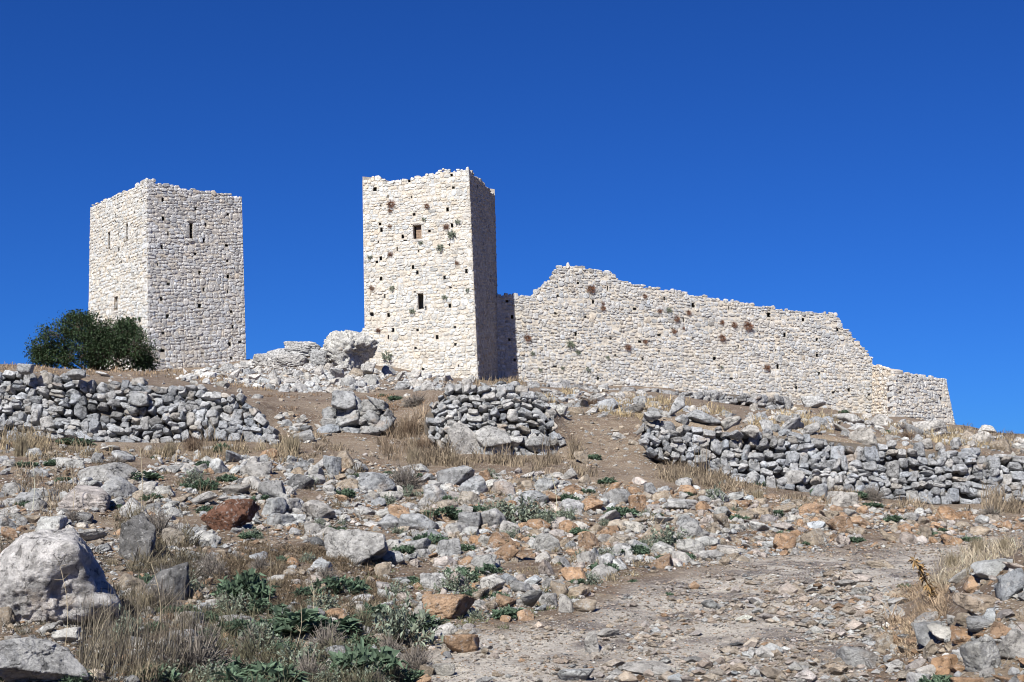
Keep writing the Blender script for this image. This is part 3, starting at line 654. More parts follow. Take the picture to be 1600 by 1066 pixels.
# ------------------------------------------------------------------ boulders one can point at
GRD = 'rocks lying on the hillside'
OCC = []        # (px, py, half width, half height) taken
def rock_at(me, px, py, w, h, col, rot=0.0, tilt=0.0, depth=0.8, Y=None, name='rock', sink=0.36):
    P = hit(px, py + h * sink)[0]; Yb = P[1] if Y is None else Y; m = Yb / F
    hw, hh = w * m / 2, h * m / 2; C = at(px, py, Yb + hw * depth * 0.55)
    o = link(name, me); o.location = C; o.scale = (hw, hw * depth, hh); o.rotation_euler = (tilt, 0, rot); o.color = (*col, 1)
    OCC.append((px, py, w / 2, h / 2)); return o
HERO = [   # px, py, w, h, colour, rot, label, landmark phrase, shape args
 (78,914,226,176,(0.66,0.63,0.605),0.0,'largest boulder, white and dome shaped, in the lower left corner','big white boulder',dict(planes=15,p=18,rough=0.05,crag=0.07,box=0.25,dome=0.06,bites=[((0.85,-0.55,-0.05),0.52,0.18)])),
 (50,1040,180,88,'pale',0.2,'pale grey slab lying in front of the big white boulder','slab under the big boulder',dict(planes=12,p=26,box=0.25,rough=0.12)),
 (-12,925,46,70,'grey',0.3,'grey rock cut by the left edge beside the big white boulder','rock at the left edge',dict(planes=10)),
 (357,808,86,58,'rust',0.1,'rust red angular boulder, the only red one','rust red boulder',dict(planes=8,p=24,rough=0.035,box=0,bites=[((0.75,-0.4,-0.6),0.7,0.3)])),
 (137,780,76,46,'pink',0.05,'pale pinkish block with a flat front face','pinkish flat block',dict(planes=9,p=30,rough=0.04,box=0.6)),
 (186,764,60,42,'pale',0.4,'pale rock with an ochre broken face leaning on the pinkish block','ochre faced rock',dict(planes=9,rough=0.09)),
 (165,740,88,38,'grey',0.2,'long grey outcrop rock behind the pinkish block','long grey outcrop rock',dict(planes=8,rough=0.10)),
 (556,858,108,62,'pale',-0.25,'pale grey slanting slab with a black shaded right end','slanting pale slab',dict(planes=7,p=20,box=0.5,bites=[((0.8,-0.5,-0.6),0.6,0.25)])),
 (497,799,54,36,'pale',0.15,'pale rounded block with an undercut right side','undercut pale block',dict(planes=8,bites=[((0.7,-0.4,-0.6),0.6,0.3)])),
 (700,950,84,44,'orange',-0.1,'orange tan block with a dark right face beside the track','orange block by the track',dict(planes=6,p=26,rough=0.05,box=0.7)),
 (722,1008,58,36,'orange',0.3,'pinkish orange broken block below the larger orange block','small orange block',dict(planes=7,p=22,box=0.5)),
 (262,912,62,66,'dark',0.2,'dark grey rock standing right of the big white boulder','dark grey rock',dict(planes=8,rough=0.09)),
 (216,845,56,88,'dark',0.0,'tall dark grey jagged rock behind the big white boulder','tall jagged rock',dict(planes=8,rough=0.13)),
 (272,840,40,32,'tan',0.3,'tan blocky rock left of the rust red boulder','tan blocky rock',dict(planes=6,p=24,rough=0.03)),
 (541,722,30,38,'tan',0.5,'brown upright rock standing alone on the bare ramp','brown upright rock',dict(planes=6,p=24,bites=[((-0.3,-0.9,-0.2),0.6,0.2)])),
 (519,730,30,38,'grey',0.2,'grey upright rock leaning beside the brown upright one','grey upright rock',dict(planes=6)),
 (853,850,46,34,'white',0.2,'white knobbly boulder in the middle of the scree','white knobbly boulder',dict(planes=9,rough=0.09)),
 (770,914,40,34,'white',0.1,'white block at the foot of the scree','white block',dict(planes=7,p=20)),
 (830,940,36,36,'white',0.0,'white pyramid shaped rock at the edge of the track','white pyramid rock',dict(planes=6,box=0)),
 (884,945,26,34,'pale',0.4,'pale rock with a tan broken face at the track edge','pale broken rock',dict(planes=8)),
 (914,948,34,26,'tan',0.4,'tan grey rock last in the row along the track edge','last rock of the row',dict(planes=8)),
 (598,892,28,28,'tan',0.3,'tan pyramid stone right of the slanting pale slab','tan pyramid stone',dict(planes=6,box=0)),
 (816,868,42,20,'orange',-0.2,'flat tan wedge of stone pointing left in the scree','tan wedge stone',dict(planes=6,box=0)),
 (655,818,62,32,'pale',0.1,'wide pale ridged rock in the middle left of the scree','pale ridged rock',dict(planes=8,rough=0.10)),
 (734,815,38,30,'grey',0.2,'grey rock with a brown front beside a green plant','grey brown fronted rock',dict(planes=8)),
 (770,812,46,36,'pale',0.6,'pale cracked rock right of the grey rock','pale cracked rock',dict(planes=10,rough=0.10)),
 (425,768,48,36,'grey',0.1,'grey brown block above the rust red boulder','grey brown block',dict(planes=8)),
 (400,735,50,30,'pale',0.5,'pale flat topped rock at the left end of the ramp','pale flat topped rock',dict(planes=8)),
 (590,755,56,34,'grey',0.0,'low grey outcrop left of the twiggy cushion shrub','low grey outcrop',dict(planes=9,rough=0.10)),
 (712,745,60,36,'grey',0.4,'grey rounded rock below the middle dry stone wall','grey rounded rock',dict(planes=10)),
 (1054,637,40,40,'pale',0.2,'pale pointed boulder above the left end of the right dry stone wall','pointed boulder',dict(planes=7,box=0)),
 (1097,652,54,24,'grey',0.1,'low grey boulder right of the pointed boulder','low grey boulder',dict(planes=9)),
 (1212,614,32,18,'white',0.3,'white triangular rock against the foot of the long castle wall','white triangular rock',dict(planes=6,box=0)),
 (1454,669,54,24,'pale',-0.3,'long pale sloping slab in front of the low bastion','sloping slab by the bastion',dict(planes=7,bites=[((0.2,-0.9,-0.5),0.6,0.2)])),
 (1270,630,40,22,'pale',0.2,'pale rock ridge on the terrace under the long castle wall','pale terrace rock',dict(planes=9)),
 (1542,671,24,15,'white',0.2,'white rock on the skyline right of the low bastion','white skyline rock',dict(planes=8)),
 (1340,1028,62,36,'grey',-0.1,'smooth grey boulder on the lower right edge of the track','grey track boulder',dict(planes=8,rough=0.05)),
 (1538,1026,66,64,'white',0.3,'pale grey faceted boulder in the lower right corner','faceted corner boulder',dict(planes=7,p=20)),
 (1589,1008,70,50,'pale',0.5,'grey boulder cut by the right edge near the bottom','right edge boulder',dict(planes=8)),
 (1550,890,62,34,'white',0.2,'white jagged rock on top of the right bank','white jagged rock',dict(planes=8,rough=0.11)),
 (1586,914,52,52,'grey',0.1,'grey rounded boulder on the right bank by the edge','grey bank boulder',dict(planes=8)),
 (1478,990,48,30,'white',0.2,'white rounded rock low on the right bank','white rounded rock',dict(planes=14,p=10,box=0,rough=0.07)),
 (1530,944,70,34,(0.52,0.40,0.29),0.15,'tan orange layered ledge on the right bank','tan ledge',dict(planes=7,p=26,box=0.5)),
 (1452,992,40,44,'grey',0.5,'grey leaning slab on the right bank left of the white rounded rock','grey leaning slab',dict(planes=7)),
 (1455,1016,22,34,'tan',0.3,'brown upright stone at the foot of the right bank','brown upright stone',dict(planes=7)),
 (1401,957,38,26,'pale',-0.5,'pale tilted stone where the bank meets the track','pale tilted stone',dict(planes=7)),
 (1382,1004,26,30,'tan',0.2,'brown cut stone on the track beside the bank','brown cut stone',dict(planes=6)),
 (1506,968,30,22,'tan',0.2,'tan rock among the stones of the right bank','tan bank rock',dict(planes=7)),
 (1535,975,56,24,'grey',-0.2,'long grey stone lying across the right bank','long grey bank stone',dict(planes=7)),
 (1402,1000,30,14,'orange',0.2,'small orange oval stone right of the grey track boulder','orange oval stone',dict(planes=9)),
 (1312,820,40,28,'orange',0.2,'orange and white block topping the long band of orange stones','orange and white block',dict(planes=7,p=22)),
 (1225,848,40,30,'orange',0.4,'orange white rock where the stone band meets the track','orange white rock',dict(planes=8)),
 (1207,853,30,16,'white',0.1,'white flat stone with a black gap under it at the track edge','white flat stone',dict(planes=8)),
 (996,790,28,34,'orange',0.2,'bright orange block at the top of the scree','bright orange block',dict(planes=7)),
 (1018,766,22,24,'pale',0.3,'pale square block above the bright orange block','pale square block',dict(planes=5)),
 (866,778,28,20,'orange',0.1,'orange topped stone left of the bright orange block','orange topped stone',dict(planes=7)),
 (1066,790,52,22,'pale',-0.2,'smooth pale slab lying flat near the top of the scree','smooth flat slab',dict(planes=6)),
 (1128,816,26,28,'tan',0.3,'tan upright pointed stone on the right of the scree','tan pointed stone',dict(planes=6)),
 (992,824,36,20,'white',0.3,'white stone with an orange peak in the upper scree','orange peaked white stone',dict(planes=8)),
 (1316,781,48,28,'pale',-0.4,'pale leaning slab at the foot of the right dry stone wall','pale leaning slab',dict(planes=6)),
 (1280,768,30,22,'grey',0.0,'grey block at the foot of the right dry stone wall','grey footing block',dict(planes=6)),
 (1148,776,26,16,'white',0.1,'white block below the left part of the right dry stone wall','white block under the wall',dict(planes=7)),
 (1370,800,24,12,'white',0.1,'white flat stone right of the pale leaning slab','flat white stone',dict(planes=8)),
 (1425,808,26,14,'pale',0.3,'pale stone in the middle of the right orange band','pale band stone',dict(planes=8)),
 (924,1005,24,38,'pale',0.2,'pale upright stone standing on the track','upright track stone',dict(planes=8,rough=0.08)),
 (950,990,36,16,'pale',0.1,'pale flat stone behind the upright track stone','flat stone behind the upright one',dict(planes=8)),
 (1010,1046,76,24,'pale',0.05,'wide pale flat stone set into the track','wide track stone',dict(planes=9)),
 (900,1056,60,22,'white',0.05,'white flat stone in the track at the bottom','white track stone',dict(planes=9)),
 (1375,882,44,16,'tan',0.1,'flat tan slab in the track near the bend','flat tan track slab',dict(planes=8)),
 (870,690,30,22,'grey',0.2,'grey block on the right foot of the middle dry stone wall','grey wall foot block',dict(planes=7)),
 (908,716,22,22,'tan',0.3,'brown grey stone on the bare path right of the middle wall','brown path stone',dict(planes=7)),
 (475,683,36,24,'grey',0.2,'grey rounded rock at the right end of the left wall','grey end rock',dict(planes=8)),
 (876,642,24,20,'white',0.2,'white pointed rock right of the top of the middle wall','white pointed rock',dict(planes=6)),
 (430,905,30,14,'pale',0.0,'pale flat stone on the brown grass patch','pale stone on the grass patch',dict(planes=8)),
 (484,912,24,14,'pale',0.0,'pale small slab right of the pale stone on the grass patch','small slab on the grass patch',dict(planes=8)),
 (575,955,42,22,'white',0.2,'white and pink slab near the silvery shrub','white pink slab',dict(planes=8)),
 (550,985,38,26,'tan',0.4,'tan layered rock left of the silvery shrub','tan layered rock',dict(planes=8)),
 (692,1048,36,22,'white',0.3,'white angular stone at the bottom near the track','white angular stone',dict(planes=7)),
 (300,968,36,24,'grey',0.2,'grey stone below the dark grey rock','grey stone under the dark rock',dict(planes=8)),
 (368,975,60,30,'grey',0.1,'grey weathered rock at the lower left of the slope','grey weathered rock',dict(planes=9)),
 (290,1000,52,34,'grey',0.4,'grey rock half covered by the tall dry grass','grey rock in the dry grass',dict(planes=9)),
 (105,995,40,30,'white',0.2,'white broken stone between the big boulder and the slab','white broken stone',dict(planes=7)),
 (62,1048,30,22,'orange',0.3,'brown orange chip lying on the pale slab','orange chip on the slab',dict(planes=6)),
 (8,965,30,34,'tan',0.2,'tan stone at the left edge under the big white boulder','tan stone at the left edge',dict(planes=7)),
 (16,835,26,24,'orange',0.2,'orange brown stone at the left edge above the big white boulder','orange stone at the left edge',dict(planes=7)),
]
for i, (px, py, w, h, c, rot, lab, ln, kw) in enumerate(HERO):
    kw = dict(kw); rng = np.random.default_rng(900 + i)
    big = w > 70; V, T = poly_rock(700 + i, 6 if w > 150 else (5 if big else 4), **{**dict(planes=11, p=32, rough=0.10, box=0.35, crag=0.10), **kw})
    me = mesh_np('boulder_shape' if big else 'rock_shape', V, T, M['rock'])
    Y = 12.0 if i == 0 else None
    o = rock_at(me, px, py, w, h, shade(c, rng, 0.04), rot * 0.5, 0, 0.8, None, 'boulder' if w > 40 else 'rock')
    
    tag(o, lab, 'boulder' if w > 40 else 'rock', GRD); TAKEN.add(lab); land(ln, px, py)
N_HERO = len(HERO)

# ruined masonry lump and squared blocks on the rubble heap
def far_rock(px, py, w, h, c, lab, ln, kw, Y, name='boulder', rot=0, seed=0):
    V, T = poly_rock(seed, 5, **kw); me = mesh_np('boulder_shape', V, T, M['rock']); m = Y / F
    o = link(name, me); o.location = at(px, py, Y); o.scale = (w * m / 2, w * m / 2 * 0.8, h * m / 2); o.rotation_euler = (0, 0, rot)
    o.color = (*shade(c, np.random.default_rng(seed), 0.03), 1); tag(o, lab, 'boulder', GRD); land(ln, px, py); OCC.append((px, py, w / 2, h / 2)); TAKEN.add(lab)
far_rock(545,551,96,70,(0.52,0.51,0.48),'craggy lump of fallen masonry with a black hollow beneath, left of the ruined tower','craggy masonry lump',dict(planes=16,p=12,rough=0.20,box=0.35,crag=0.28,bites=[((0.72,-0.75,-0.55),0.78,0.62)]),70,seed=823)
far_rock(478,548,66,26,'pale','long squared pale block on the rubble left of the craggy masonry lump','long squared block',dict(planes=4,p=24,crag=0.14,rough=0.14,box=0.9),71,rot=-0.25,seed=812)
far_rock(500,562,34,34,'grey','grey squared block under the end of the long squared block','grey squared block',dict(planes=4,p=24,crag=0.14,rough=0.12,box=0.9),69.5,rot=-0.2,seed=813)
far_rock(455,568,56,28,'pale','pale rounded block below the long squared block','pale rounded block',dict(planes=8,p=14,rough=0.06,crag=0.16,box=0.6),69.5,seed=814)
far_rock(412,566,44,30,'pale','pale outcrop at the left end of the rubble heap','pale heap outcrop',dict(planes=8,p=14,rough=0.1,crag=0.16,box=0.4),71,seed=815)
far_rock(440,556,50,24,'pale','pale flat outcrop on the skyline of the rubble heap','pale skyline outcrop',dict(planes=8,p=14,rough=0.1,crag=0.16,box=0.4),74,seed=816)
far_rock(575,575,24,20,'pale','pale block in front of the hollow of the craggy lump','pale block by the hollow',dict(planes=8,p=14,rough=0.1,crag=0.16,box=0.4),67,seed=817)
N_HERO += 7

# ------------------------------------------------------------------ scattered rocks
# zone: polygon, count, median px, sigma, colours, flatness, place phrase, clump
def Z(poly, n, med, sig, cols, flat, place, clump=0.0, lo=3, hi=44): return dict(poly=poly, n=n, med=med, sig=sig, cols=cols, flat=flat, place=place, clump=clump, lo=lo, hi=hi)
GREYS = dict(pale=5, grey=3, white=3.5, dark=.4, tan=1, orange=.7)
WARM = dict(pale=4, white=3.5, tan=3.5, orange=3, grey=1.5, pink=2)
ORNG = dict(orange=5, tan=4.5, pale=2, white=2, pink=2.5)
ZONES = [
 Z([(0,700),(120,712),(330,715),(450,715),(470,800),(300,850),(150,815),(0,830)], 2100, 11.5, .55, GREYS, .66, 'on the slope under the left dry stone wall', .3),
 Z([(430,715),(660,725),(700,860),(600,880),(430,840)], 2600, 11, .55, dict(GREYS, tan=1.5, orange=1), .66, 'on the slope below the bare ramp', .25),
 Z([(660,740),(860,735),(960,800),(1000,860),(930,930),(760,980),(640,880)], 4200, 10, .58, WARM, .68, 'in the scree in the middle', .15),
 Z([(860,740),(1060,750),(1240,800),(1230,865),(1120,880),(980,880),(900,830)], 2300, 10.5, .55, WARM, .66, 'in the scree above the track bend', .25),
 Z([(1000,775),(1230,775),(1620,812),(1620,838),(1450,846),(1230,866),(1120,860)], 2300, 10, .5, ORNG, .62, 'in the band of orange stones above the track', .12),
 Z([(200,850),(600,880),(760,985),(640,1066),(250,1066),(280,900)], 1200, 10, .6, dict(WARM, grey=3), .62, 'on the grassy slope at the lower left', .45),
 Z([(0,800),(200,800),(330,870),(300,1066),(0,1066)], 700, 11, .6, dict(GREYS, orange=2, tan=2), .66, 'around the big white boulder', .3),
 Z([(560,980),(760,985),(800,1066),(580,1066)], 70, 11, .55, WARM, .62, 'at the bottom left edge of the track', .2),
 Z([(1440,960),(1480,900),(1620,860),(1620,1090),(1420,1090)], 560, 15, .6, dict(WARM, grey=3, white=3), .68, 'on the right bank', .2),
 Z([(1300,900),(1440,900),(1470,960),(1420,1066),(1290,1066)], 260, 11, .6, dict(WARM, white=3), .5, 'along the foot of the right bank', .3),
 Z([(285,582),(400,562),(470,548),(600,580),(745,590),(730,606),(600,612),(470,612),(380,600)], 2700, 9.5, .45, dict(white=3, pale=6, grey=2, tan=.8), .75, 'on the rubble heap between the towers', .05, 4, 26),
 Z([(700,598),(900,604),(1230,636),(1500,668),(1470,680),(1200,655),(900,625),(700,606)], 620, 8, .5, dict(pale=4, grey=4, white=2, tan=1), .65, 'at the foot of the long castle wall', .2, 3, 24),
 Z([(840,608),(1000,625),(1250,655),(1600,690),(1610,712),(1400,690),(1150,668),(1000,646),(880,650),(840,640)], 560, 12.5, .55, dict(pale=4, grey=4, white=1.5, tan=1.2), .6, 'on the terrace above the right dry stone wall', .4),
 Z([(880,645),(1000,655),(1030,740),(900,745),(875,715)], 80, 6, .5, dict(tan=4, pale=3, pink=2, grey=1), .55, 'on the bare path beside the middle wall', .3),
 Z([(400,615),(660,615),(665,700),(660,725),(440,715),(430,670)], 130, 5.5, .6, dict(tan=4, pale=3, grey=1.5, pink=1), .55, 'on the bare ramp left of the middle wall', .35),
 Z([(900,725),(1050,730),(1250,775),(1600,800),(1600,815),(1200,785),(1000,765),(900,748)], 130, 7, .5, dict(tan=3, pale=4, grey=2, orange=1.5), .55, 'on the dry grass strip under the right wall', .3),
 Z([(0,575),(280,590),(400,605),(420,640),(380,625),(250,600),(0,584)], 80, 6, .5, dict(tan=3, pale=3, grey=2), .6, 'on top of the left dry stone wall', .2),
 Z([(1622,720),(1830,735),(1830,1090),(1622,1090)], 420, 12, .6, dict(WARM, grey=3), .6, 'beyond', .1),
 Z([(-240,700),(-22,700),(-22,1090),(-240,1090)], 420, 13, .6, GREYS, .6, 'beyond', .1),
 Z([(1200,638),(1360,652),(1600,688),(1610,712),(1400,690),(1250,674)], 420, 10, .6, dict(pale=5, white=2, grey=3, tan=1), .6, 'on the terrace below the low bastion', .2),
 Z([(420,640),(520,650),(510,690),(430,690)], 60, 11, .5, GREYS, .66, 'between the left wall and the wall remnant', .2),
 Z([(255,586),(400,575),(420,604),(300,598)], 160, 9, .5, dict(white=3, pale=5, grey=2), .7, 'at the foot of the left tower', .1),
 Z([(0,695),(430,695),(460,715),(0,715)], 60, 10, .5, GREYS, .66, 'along the foot of the left dry stone wall', .3),
]
cand = []
for zi, z in enumerate(ZONES):
    rng = np.random.default_rng(4000 + zi); n = z['n']; P = sample_poly(z['poly'], n * 4, rng)
    nz = fbm(np.stack([P[:, 0] / 55, P[:, 1] / 26, np.full(len(P), zi * 3.0)], -1), 60 + zi, 3); k = nz > (z['clump'] * 0.9 - 0.35); P = P[k][:n]
    sz = np.clip(np.exp(rng.normal(math.log(z['med']), z['sig'], len(P))), z['lo'], z['hi'])
    names = list(z['cols']); wts = np.array([z['cols'][c] for c in names], float); cc = rng.choice(len(names), len(P), p=wts / wts.sum())
    for (x, y), s, c in zip(P, sz, cc): cand.append((s, x, y, names[c], z))
cand.sort(key=lambda a: -a[0])
keep = []; ox = np.array([o[0] for o in OCC]); oy = np.array([o[1] for o in OCC]); orx = np.array([o[2] for o in OCC]); ory = np.array([o[3] for o in OCC])
for s, x, y, c, z in cand:
    rx, ry = s / 2, s / 2 * z['flat']
    if len(ox) and ((np.abs(ox - x) / (orx + rx)) ** 2 + (np.abs(oy - y) / (ory + ry)) ** 2 < (0.36 if s > 14 else 0.22)).any(): continue
    keep.append((s, x, y, c, z)); ox, oy, orx, ory = np.append(ox, x), np.append(oy, y), np.append(orx, rx), np.append(ory, ry)
gp = hit([k[1] for k in keep], [k[2] + k[0] * k[4]['flat'] * 0.3 for k in keep])
scree = Joiner(); auto = []; rng = np.random.default_rng(77)
CN = dict(pale='pale grey', grey='grey', dark='dark grey', orange='orange', tan='tan', white='white', pink='pale pinkish', rust='rust')
k = -1
for (s, x, y, c, z), P in zip(keep, gp):
    seen = 2 < x < W0 - 2; k += seen
    m = P[1] / F; hw = s * m / 2; hh = hw * z['flat'] * rng.uniform(0.75, 1.3); hd = hw * rng.uniform(0.65, 1.1)
    E = Euler((rng.normal() * 0.25, rng.normal() * 0.25, rng.uniform(0, 6.28))); Rm = np.array(E.to_matrix()); sd = int(rng.integers(0, NR)); col = shade(c, rng, 0.13)
    C = P + np.array([0, hd * 0.3, hh * (0.30 if s > 16 else 0.18)])
    if seen and k < 300 - N_HERO:
        o = link('rock', ME_ROCK[sd]); o.location = C; o.rotation_euler = E; o.scale = (hw, hd, hh); o.color = (*col, 1)
        d = f"{'large' if s > 27 else 'medium'} {CN[c]} rock"
        auto.append(dict(obj=o, px=x, py=y, desc=d, cat='rock', group=GRD, place=z['place']))
    else:
        V, T = ROCK[2 if s > 13.5 else 1][sd]; scree.add((V * np.array([hw, hd, hh])) @ Rm.T + C, T, col)
o = link('scree', scree.mesh('scree', M['rock_a'], False)); tag(o, 'small loose limestone rocks strewn over the whole hillside', 'scree', kind='stuff')

# gravel: chips on the track, pebbles over the slopes
gravel = Joiner(); rng = np.random.default_rng(88)
OCTV, OCTT = poly_rock(55, 1, 7, 10, 0.05, 0.5); 
SM = []
for i in range(8):
    b = np.array([(1,0,0),(-1,0,0),(0,1,0),(0,-1,0),(0,0,1),(0,0,-1),(.6,.6,.45),(-.65,.6,.4),(.6,-.65,.4),(-.6,-.6,.45)], float); b = b * rng.uniform(0.7, 1.15, (10, 1))
    bm = bmesh.new(); [bm.verts.new(v) for v in b]; r = bmesh.ops.convex_hull(bm, input=bm.verts); bm.verts.index_update(); bm.verts.ensure_lookup_table()
    SM.append((np.array([v.co[:] for v in bm.verts]), np.array([[v.index for v in f.verts] for f in bm.faces if len(f.verts) == 3]))); bm.free()
def chips(poly, n, med, sig, cols, flat, thr=-1.0, sc=(70, 30), seed=0, lo=1.5, hi=20):
    P = sample_poly(poly, n, rng); nz = fbm(np.stack([P[:, 0] / sc[0], P[:, 1] / sc[1], 0 * P[:, 0] + seed], -1), 70 + seed, 3); P = P[nz > thr]
    g = hit(P[:, 0], P[:, 1]); sz = np.clip(np.exp(rng.normal(math.log(med), sig, len(P))), lo, hi)
    names = list(cols); w = np.array([cols[c] for c in names], float); cc = rng.choice(len(names), len(P), p=w / w.sum())
    for q, s, c in zip(g, sz, cc):
        hw = s * q[1] / F / 2; a = rng.uniform(0, 6.28); ca, sa = math.cos(a), math.sin(a); V, T = SM[int(rng.integers(0, 8))]
        v = V * np.array([hw, hw * rng.uniform(.5, 1), hw * flat * rng.uniform(.6, 1.4)]); v = np.stack([v[:, 0] * ca - v[:, 1] * sa, v[:, 0] * sa + v[:, 1] * ca, v[:, 2] + v[:, 0] * rng.normal() * (0.12 if flat < 0.62 else 0.2)], -1)
        gravel.add(v + q + np.array([0, 0, hw * flat * 0.2]), T, shade(names[c], rng, 0.16))
TRK = dict(sand=5, rosy=4, tan=2, white=1.5, pink=2, dark=.5, orange=1)
chips([(760,1000),(900,965),(1000,920),(1180,878),(1350,862),(1500,850),(1450,900),(1400,960),(1380,1000),(1350,1066),(700,1066)], 3600, 5.2, .6, TRK, .6, 0.0, (110, 26), 1, 1.5, 26)
chips([(1000,985),(1150,935),(1330,880),(1440,900),(1390,980),(1350,1066),(880,1066)], 3600, 7.6, .7, dict(TRK, dark=.2, white=4, pale=3), .55, -0.1, (100, 30), 2, 1.5, 44)
chips(TRACK, 14000, 2.7, .5, dict(TRK, dark=4, pale=5), .55, -0.6, (60, 20), 11, 1.4, 9)
chips([(560,985),(900,950),(1200,868),(1600,840),(1600,860),(1000,940),(700,1066),(540,1066)], 3500, 3.6, .5, TRK, .4, -0.1, (60, 20), 3)
chips([(640,740),(1000,760),(1600,805),(1600,842),(1230,870),(1000,900),(760,985),(600,880)], 11000, 4.8, .5, dict(WARM, dark=.6), .6, -0.2, (60, 24), 4)
chips([(0,700),(640,725),(640,880),(760,985),(560,1066),(0,1066)], 14000, 4.8, .6, dict(WARM, dark=.6, grey=2, white=4), .6, -0.15, (60, 24), 5)
chips([(400,615),(660,620),(660,725),(430,715)], 900, 2.6, .5, dict(tan=4, pale=3, white=1), .5, -0.3, (60, 24), 6, 1.2)
chips([(870,640),(1010,650),(1030,745),(880,745)], 700, 2.8, .5, dict(tan=4, pale=3, white=1), .5, -0.3, (60, 24), 7, 1.2)
chips([(1400,900),(1620,850),(1620,1090),(1350,1090)], 1600, 5, .6, dict(WARM, orange=4), .5, -0.1, (60, 24), 8)
chips([(830,610),(1250,645),(1600,690),(1600,712),(1150,668),(850,640)], 900, 3, .5, dict(tan=3, pale=3, white=1), .5, -0.1, (60, 24), 9, 1.2)
chips([(1600,725),(1830,740),(1830,1090),(1600,1090)], 2200, 4.8, .6, WARM, .6, -0.2, (60, 24), 12)
chips([(-240,700),(0,700),(0,1090),(-240,1090)], 1800, 4.8, .6, WARM, .6, -0.2, (60, 24), 13)
chips([(300,580),(400,562),(470,548),(600,580),(745,592),(730,604),(600,611),(470,611),(380,600)], 2200, 4, .5, dict(white=4, pale=4, tan=1.5), .6, -0.6, (60, 24), 10)
o = link('gravel', gravel.mesh('gravel', M['rock_a'], False)); tag(o, 'stone chips and pebbles covering the track and slopes', 'gravel', kind='stuff')

# ------------------------------------------------------------------ plants
def blades(J, base, hgt, width, lean, col, rng, curve=0.5, flop=None):
    """Grass blades: 3 levels, 5 vertices each. base Nx3, hgt N, lean N (metres of tip offset / height)."""
    n = len(base); az = rng.uniform(0, 2 * np.pi, n); d = np.stack([np.cos(az), np.sin(az), 0 * az], -1)
    if flop is not None: d = d * 0.5 + np.asarray(flop); 
    wa = rng.uniform(0, 2 * np.pi, n); wd = np.stack([np.cos(wa), np.sin(wa), 0 * wa], -1) * (width / 2)[:, None]
    up = np.array([0, 0, 1.0]); h = hgt[:, None]; l = lean[:, None]
    m = base + up * h * 0.55 + d * h * l * 0.35; t = base + up * h * np.clip(1 - 0.35 * l, 0.15, 1) + d * h * l
    V = np.stack([base - wd, base + wd, m - wd * .8, m + wd * .8, t], 1).reshape(-1, 3)
    T = (np.arange(n)[:, None, None] * 5 + np.array([[0, 1, 3], [0, 3, 2], [2, 3, 4]])[None]).reshape(-1, 3)
    J.add(V, T, np.repeat(col, 5, 0))
STRAW = np.array([0.40, 0.31, 0.19]); 
def straw(n, rng, base=STRAW, v=0.22):
    return np.clip(np.asarray(base) * (1 + rng.normal(size=(n, 1)) * v), 0.03, 0.6)
grass = Joiner()
def turf(poly, tufts, per, hpx, seed, col=STRAW, lean=0.35, thr=-0.1, wpx=1.1, spread=5):
    rng = np.random.default_rng(seed); P = sample_poly(poly, tufts, rng); nz = fbm(np.stack([P[:, 0] / 40, P[:, 1] / 18, 0 * P[:, 0]], -1), seed, 3); P = P[nz > thr]
    q = np.repeat(hit(P[:, 0], P[:, 1]), per, 0); m = q[:, 1] / F; n = len(q)
    q = q + rng.normal(size=(n, 3)) * np.array([1, 1, 0]) * (spread * m)[:, None]; q[:, 2] = ground(q[:, 0], q[:, 1]) - 0.01
    th = np.repeat(rng.lognormal(0, 0.35, len(P)), per)
    blades(grass, q, hpx * m * th * rng.uniform(0.45, 1.2, n), wpx * m * rng.uniform(0.6, 1.3, n), lean * rng.uniform(0.2, 2.6, n), straw(n, rng, col, 0.3) * np.repeat(rng.uniform(0.75, 1.2, len(P)), per)[:, None], rng)
GOLD = (0.28, 0.235, 0.16); BRN = (0.27, 0.18, 0.11); PALE = (0.50, 0.42, 0.30); DUN = (0.25, 0.20, 0.14); GRN = (0.16, 0.17, 0.09)
turf([(0,672),(60,680),(130,702),(290,704),(420,702),(470,690),(470,722),(0,722)], 180, 12, 17, 1, (0.27, 0.22, 0.145), 0.5, 0.0)
turf([(240,704),(440,698),(450,725),(240,724)], 60, 16, 30, 2, (0.28, 0.22, 0.145), 0.35, 0.0)
turf([(0,655),(70,665),(90,712),(0,714)], 80, 18, 32, 22, (0.30, 0.24, 0.155))
turf([(0,735),(110,740),(130,800),(0,815)], 60, 16, 20, 3, DUN)
turf([(590,660),(665,650),(670,720),(600,720)], 90, 18, 20, 4, (0.235, 0.18, 0.125))
turf([(640,690),(720,720),(880,720),(930,745),(640,742)], 220, 24, 17, 5, DUN)
turf([(860,700),(900,690),(905,740),(860,738)], 60, 24, 20, 6, DUN)
turf([(1030,722),(1250,768),(1600,796),(1600,806),(1250,790),(1030,752)], 420, 16, 14, 7, (0.27, 0.215, 0.15), 0.6, -0.05)
turf([(1040,724),(1130,742),(1130,760),(1040,755)], 45, 20, 20, 8, DUN)
turf([(1480,745),(1610,760),(1610,805),(1490,800)], 90, 28, 32, 9, DUN)
turf([(-20,570),(260,578),(420,600),(420,612),(250,590),(-20,581)], 200, 14, 6, 10, (0.33, 0.24, 0.15), 0.4, -0.4, 1.0)
turf([(830,608),(1000,622),(1250,650),(1600,688),(1600,708),(1150,664),(880,645)], 520, 18, 11, 11, (0.38, 0.30, 0.18), 0.4, -0.05)
turf([(1240,640),(1600,690),(1600,708),(1250,668)], 260, 14, 9, 27, (0.33, 0.27, 0.18), 0.6, -0.1)
turf([(1600,690),(1830,720),(1830,1090),(1600,1090)], 420, 14, 16, 28, DUN, 0.6, -0.1)
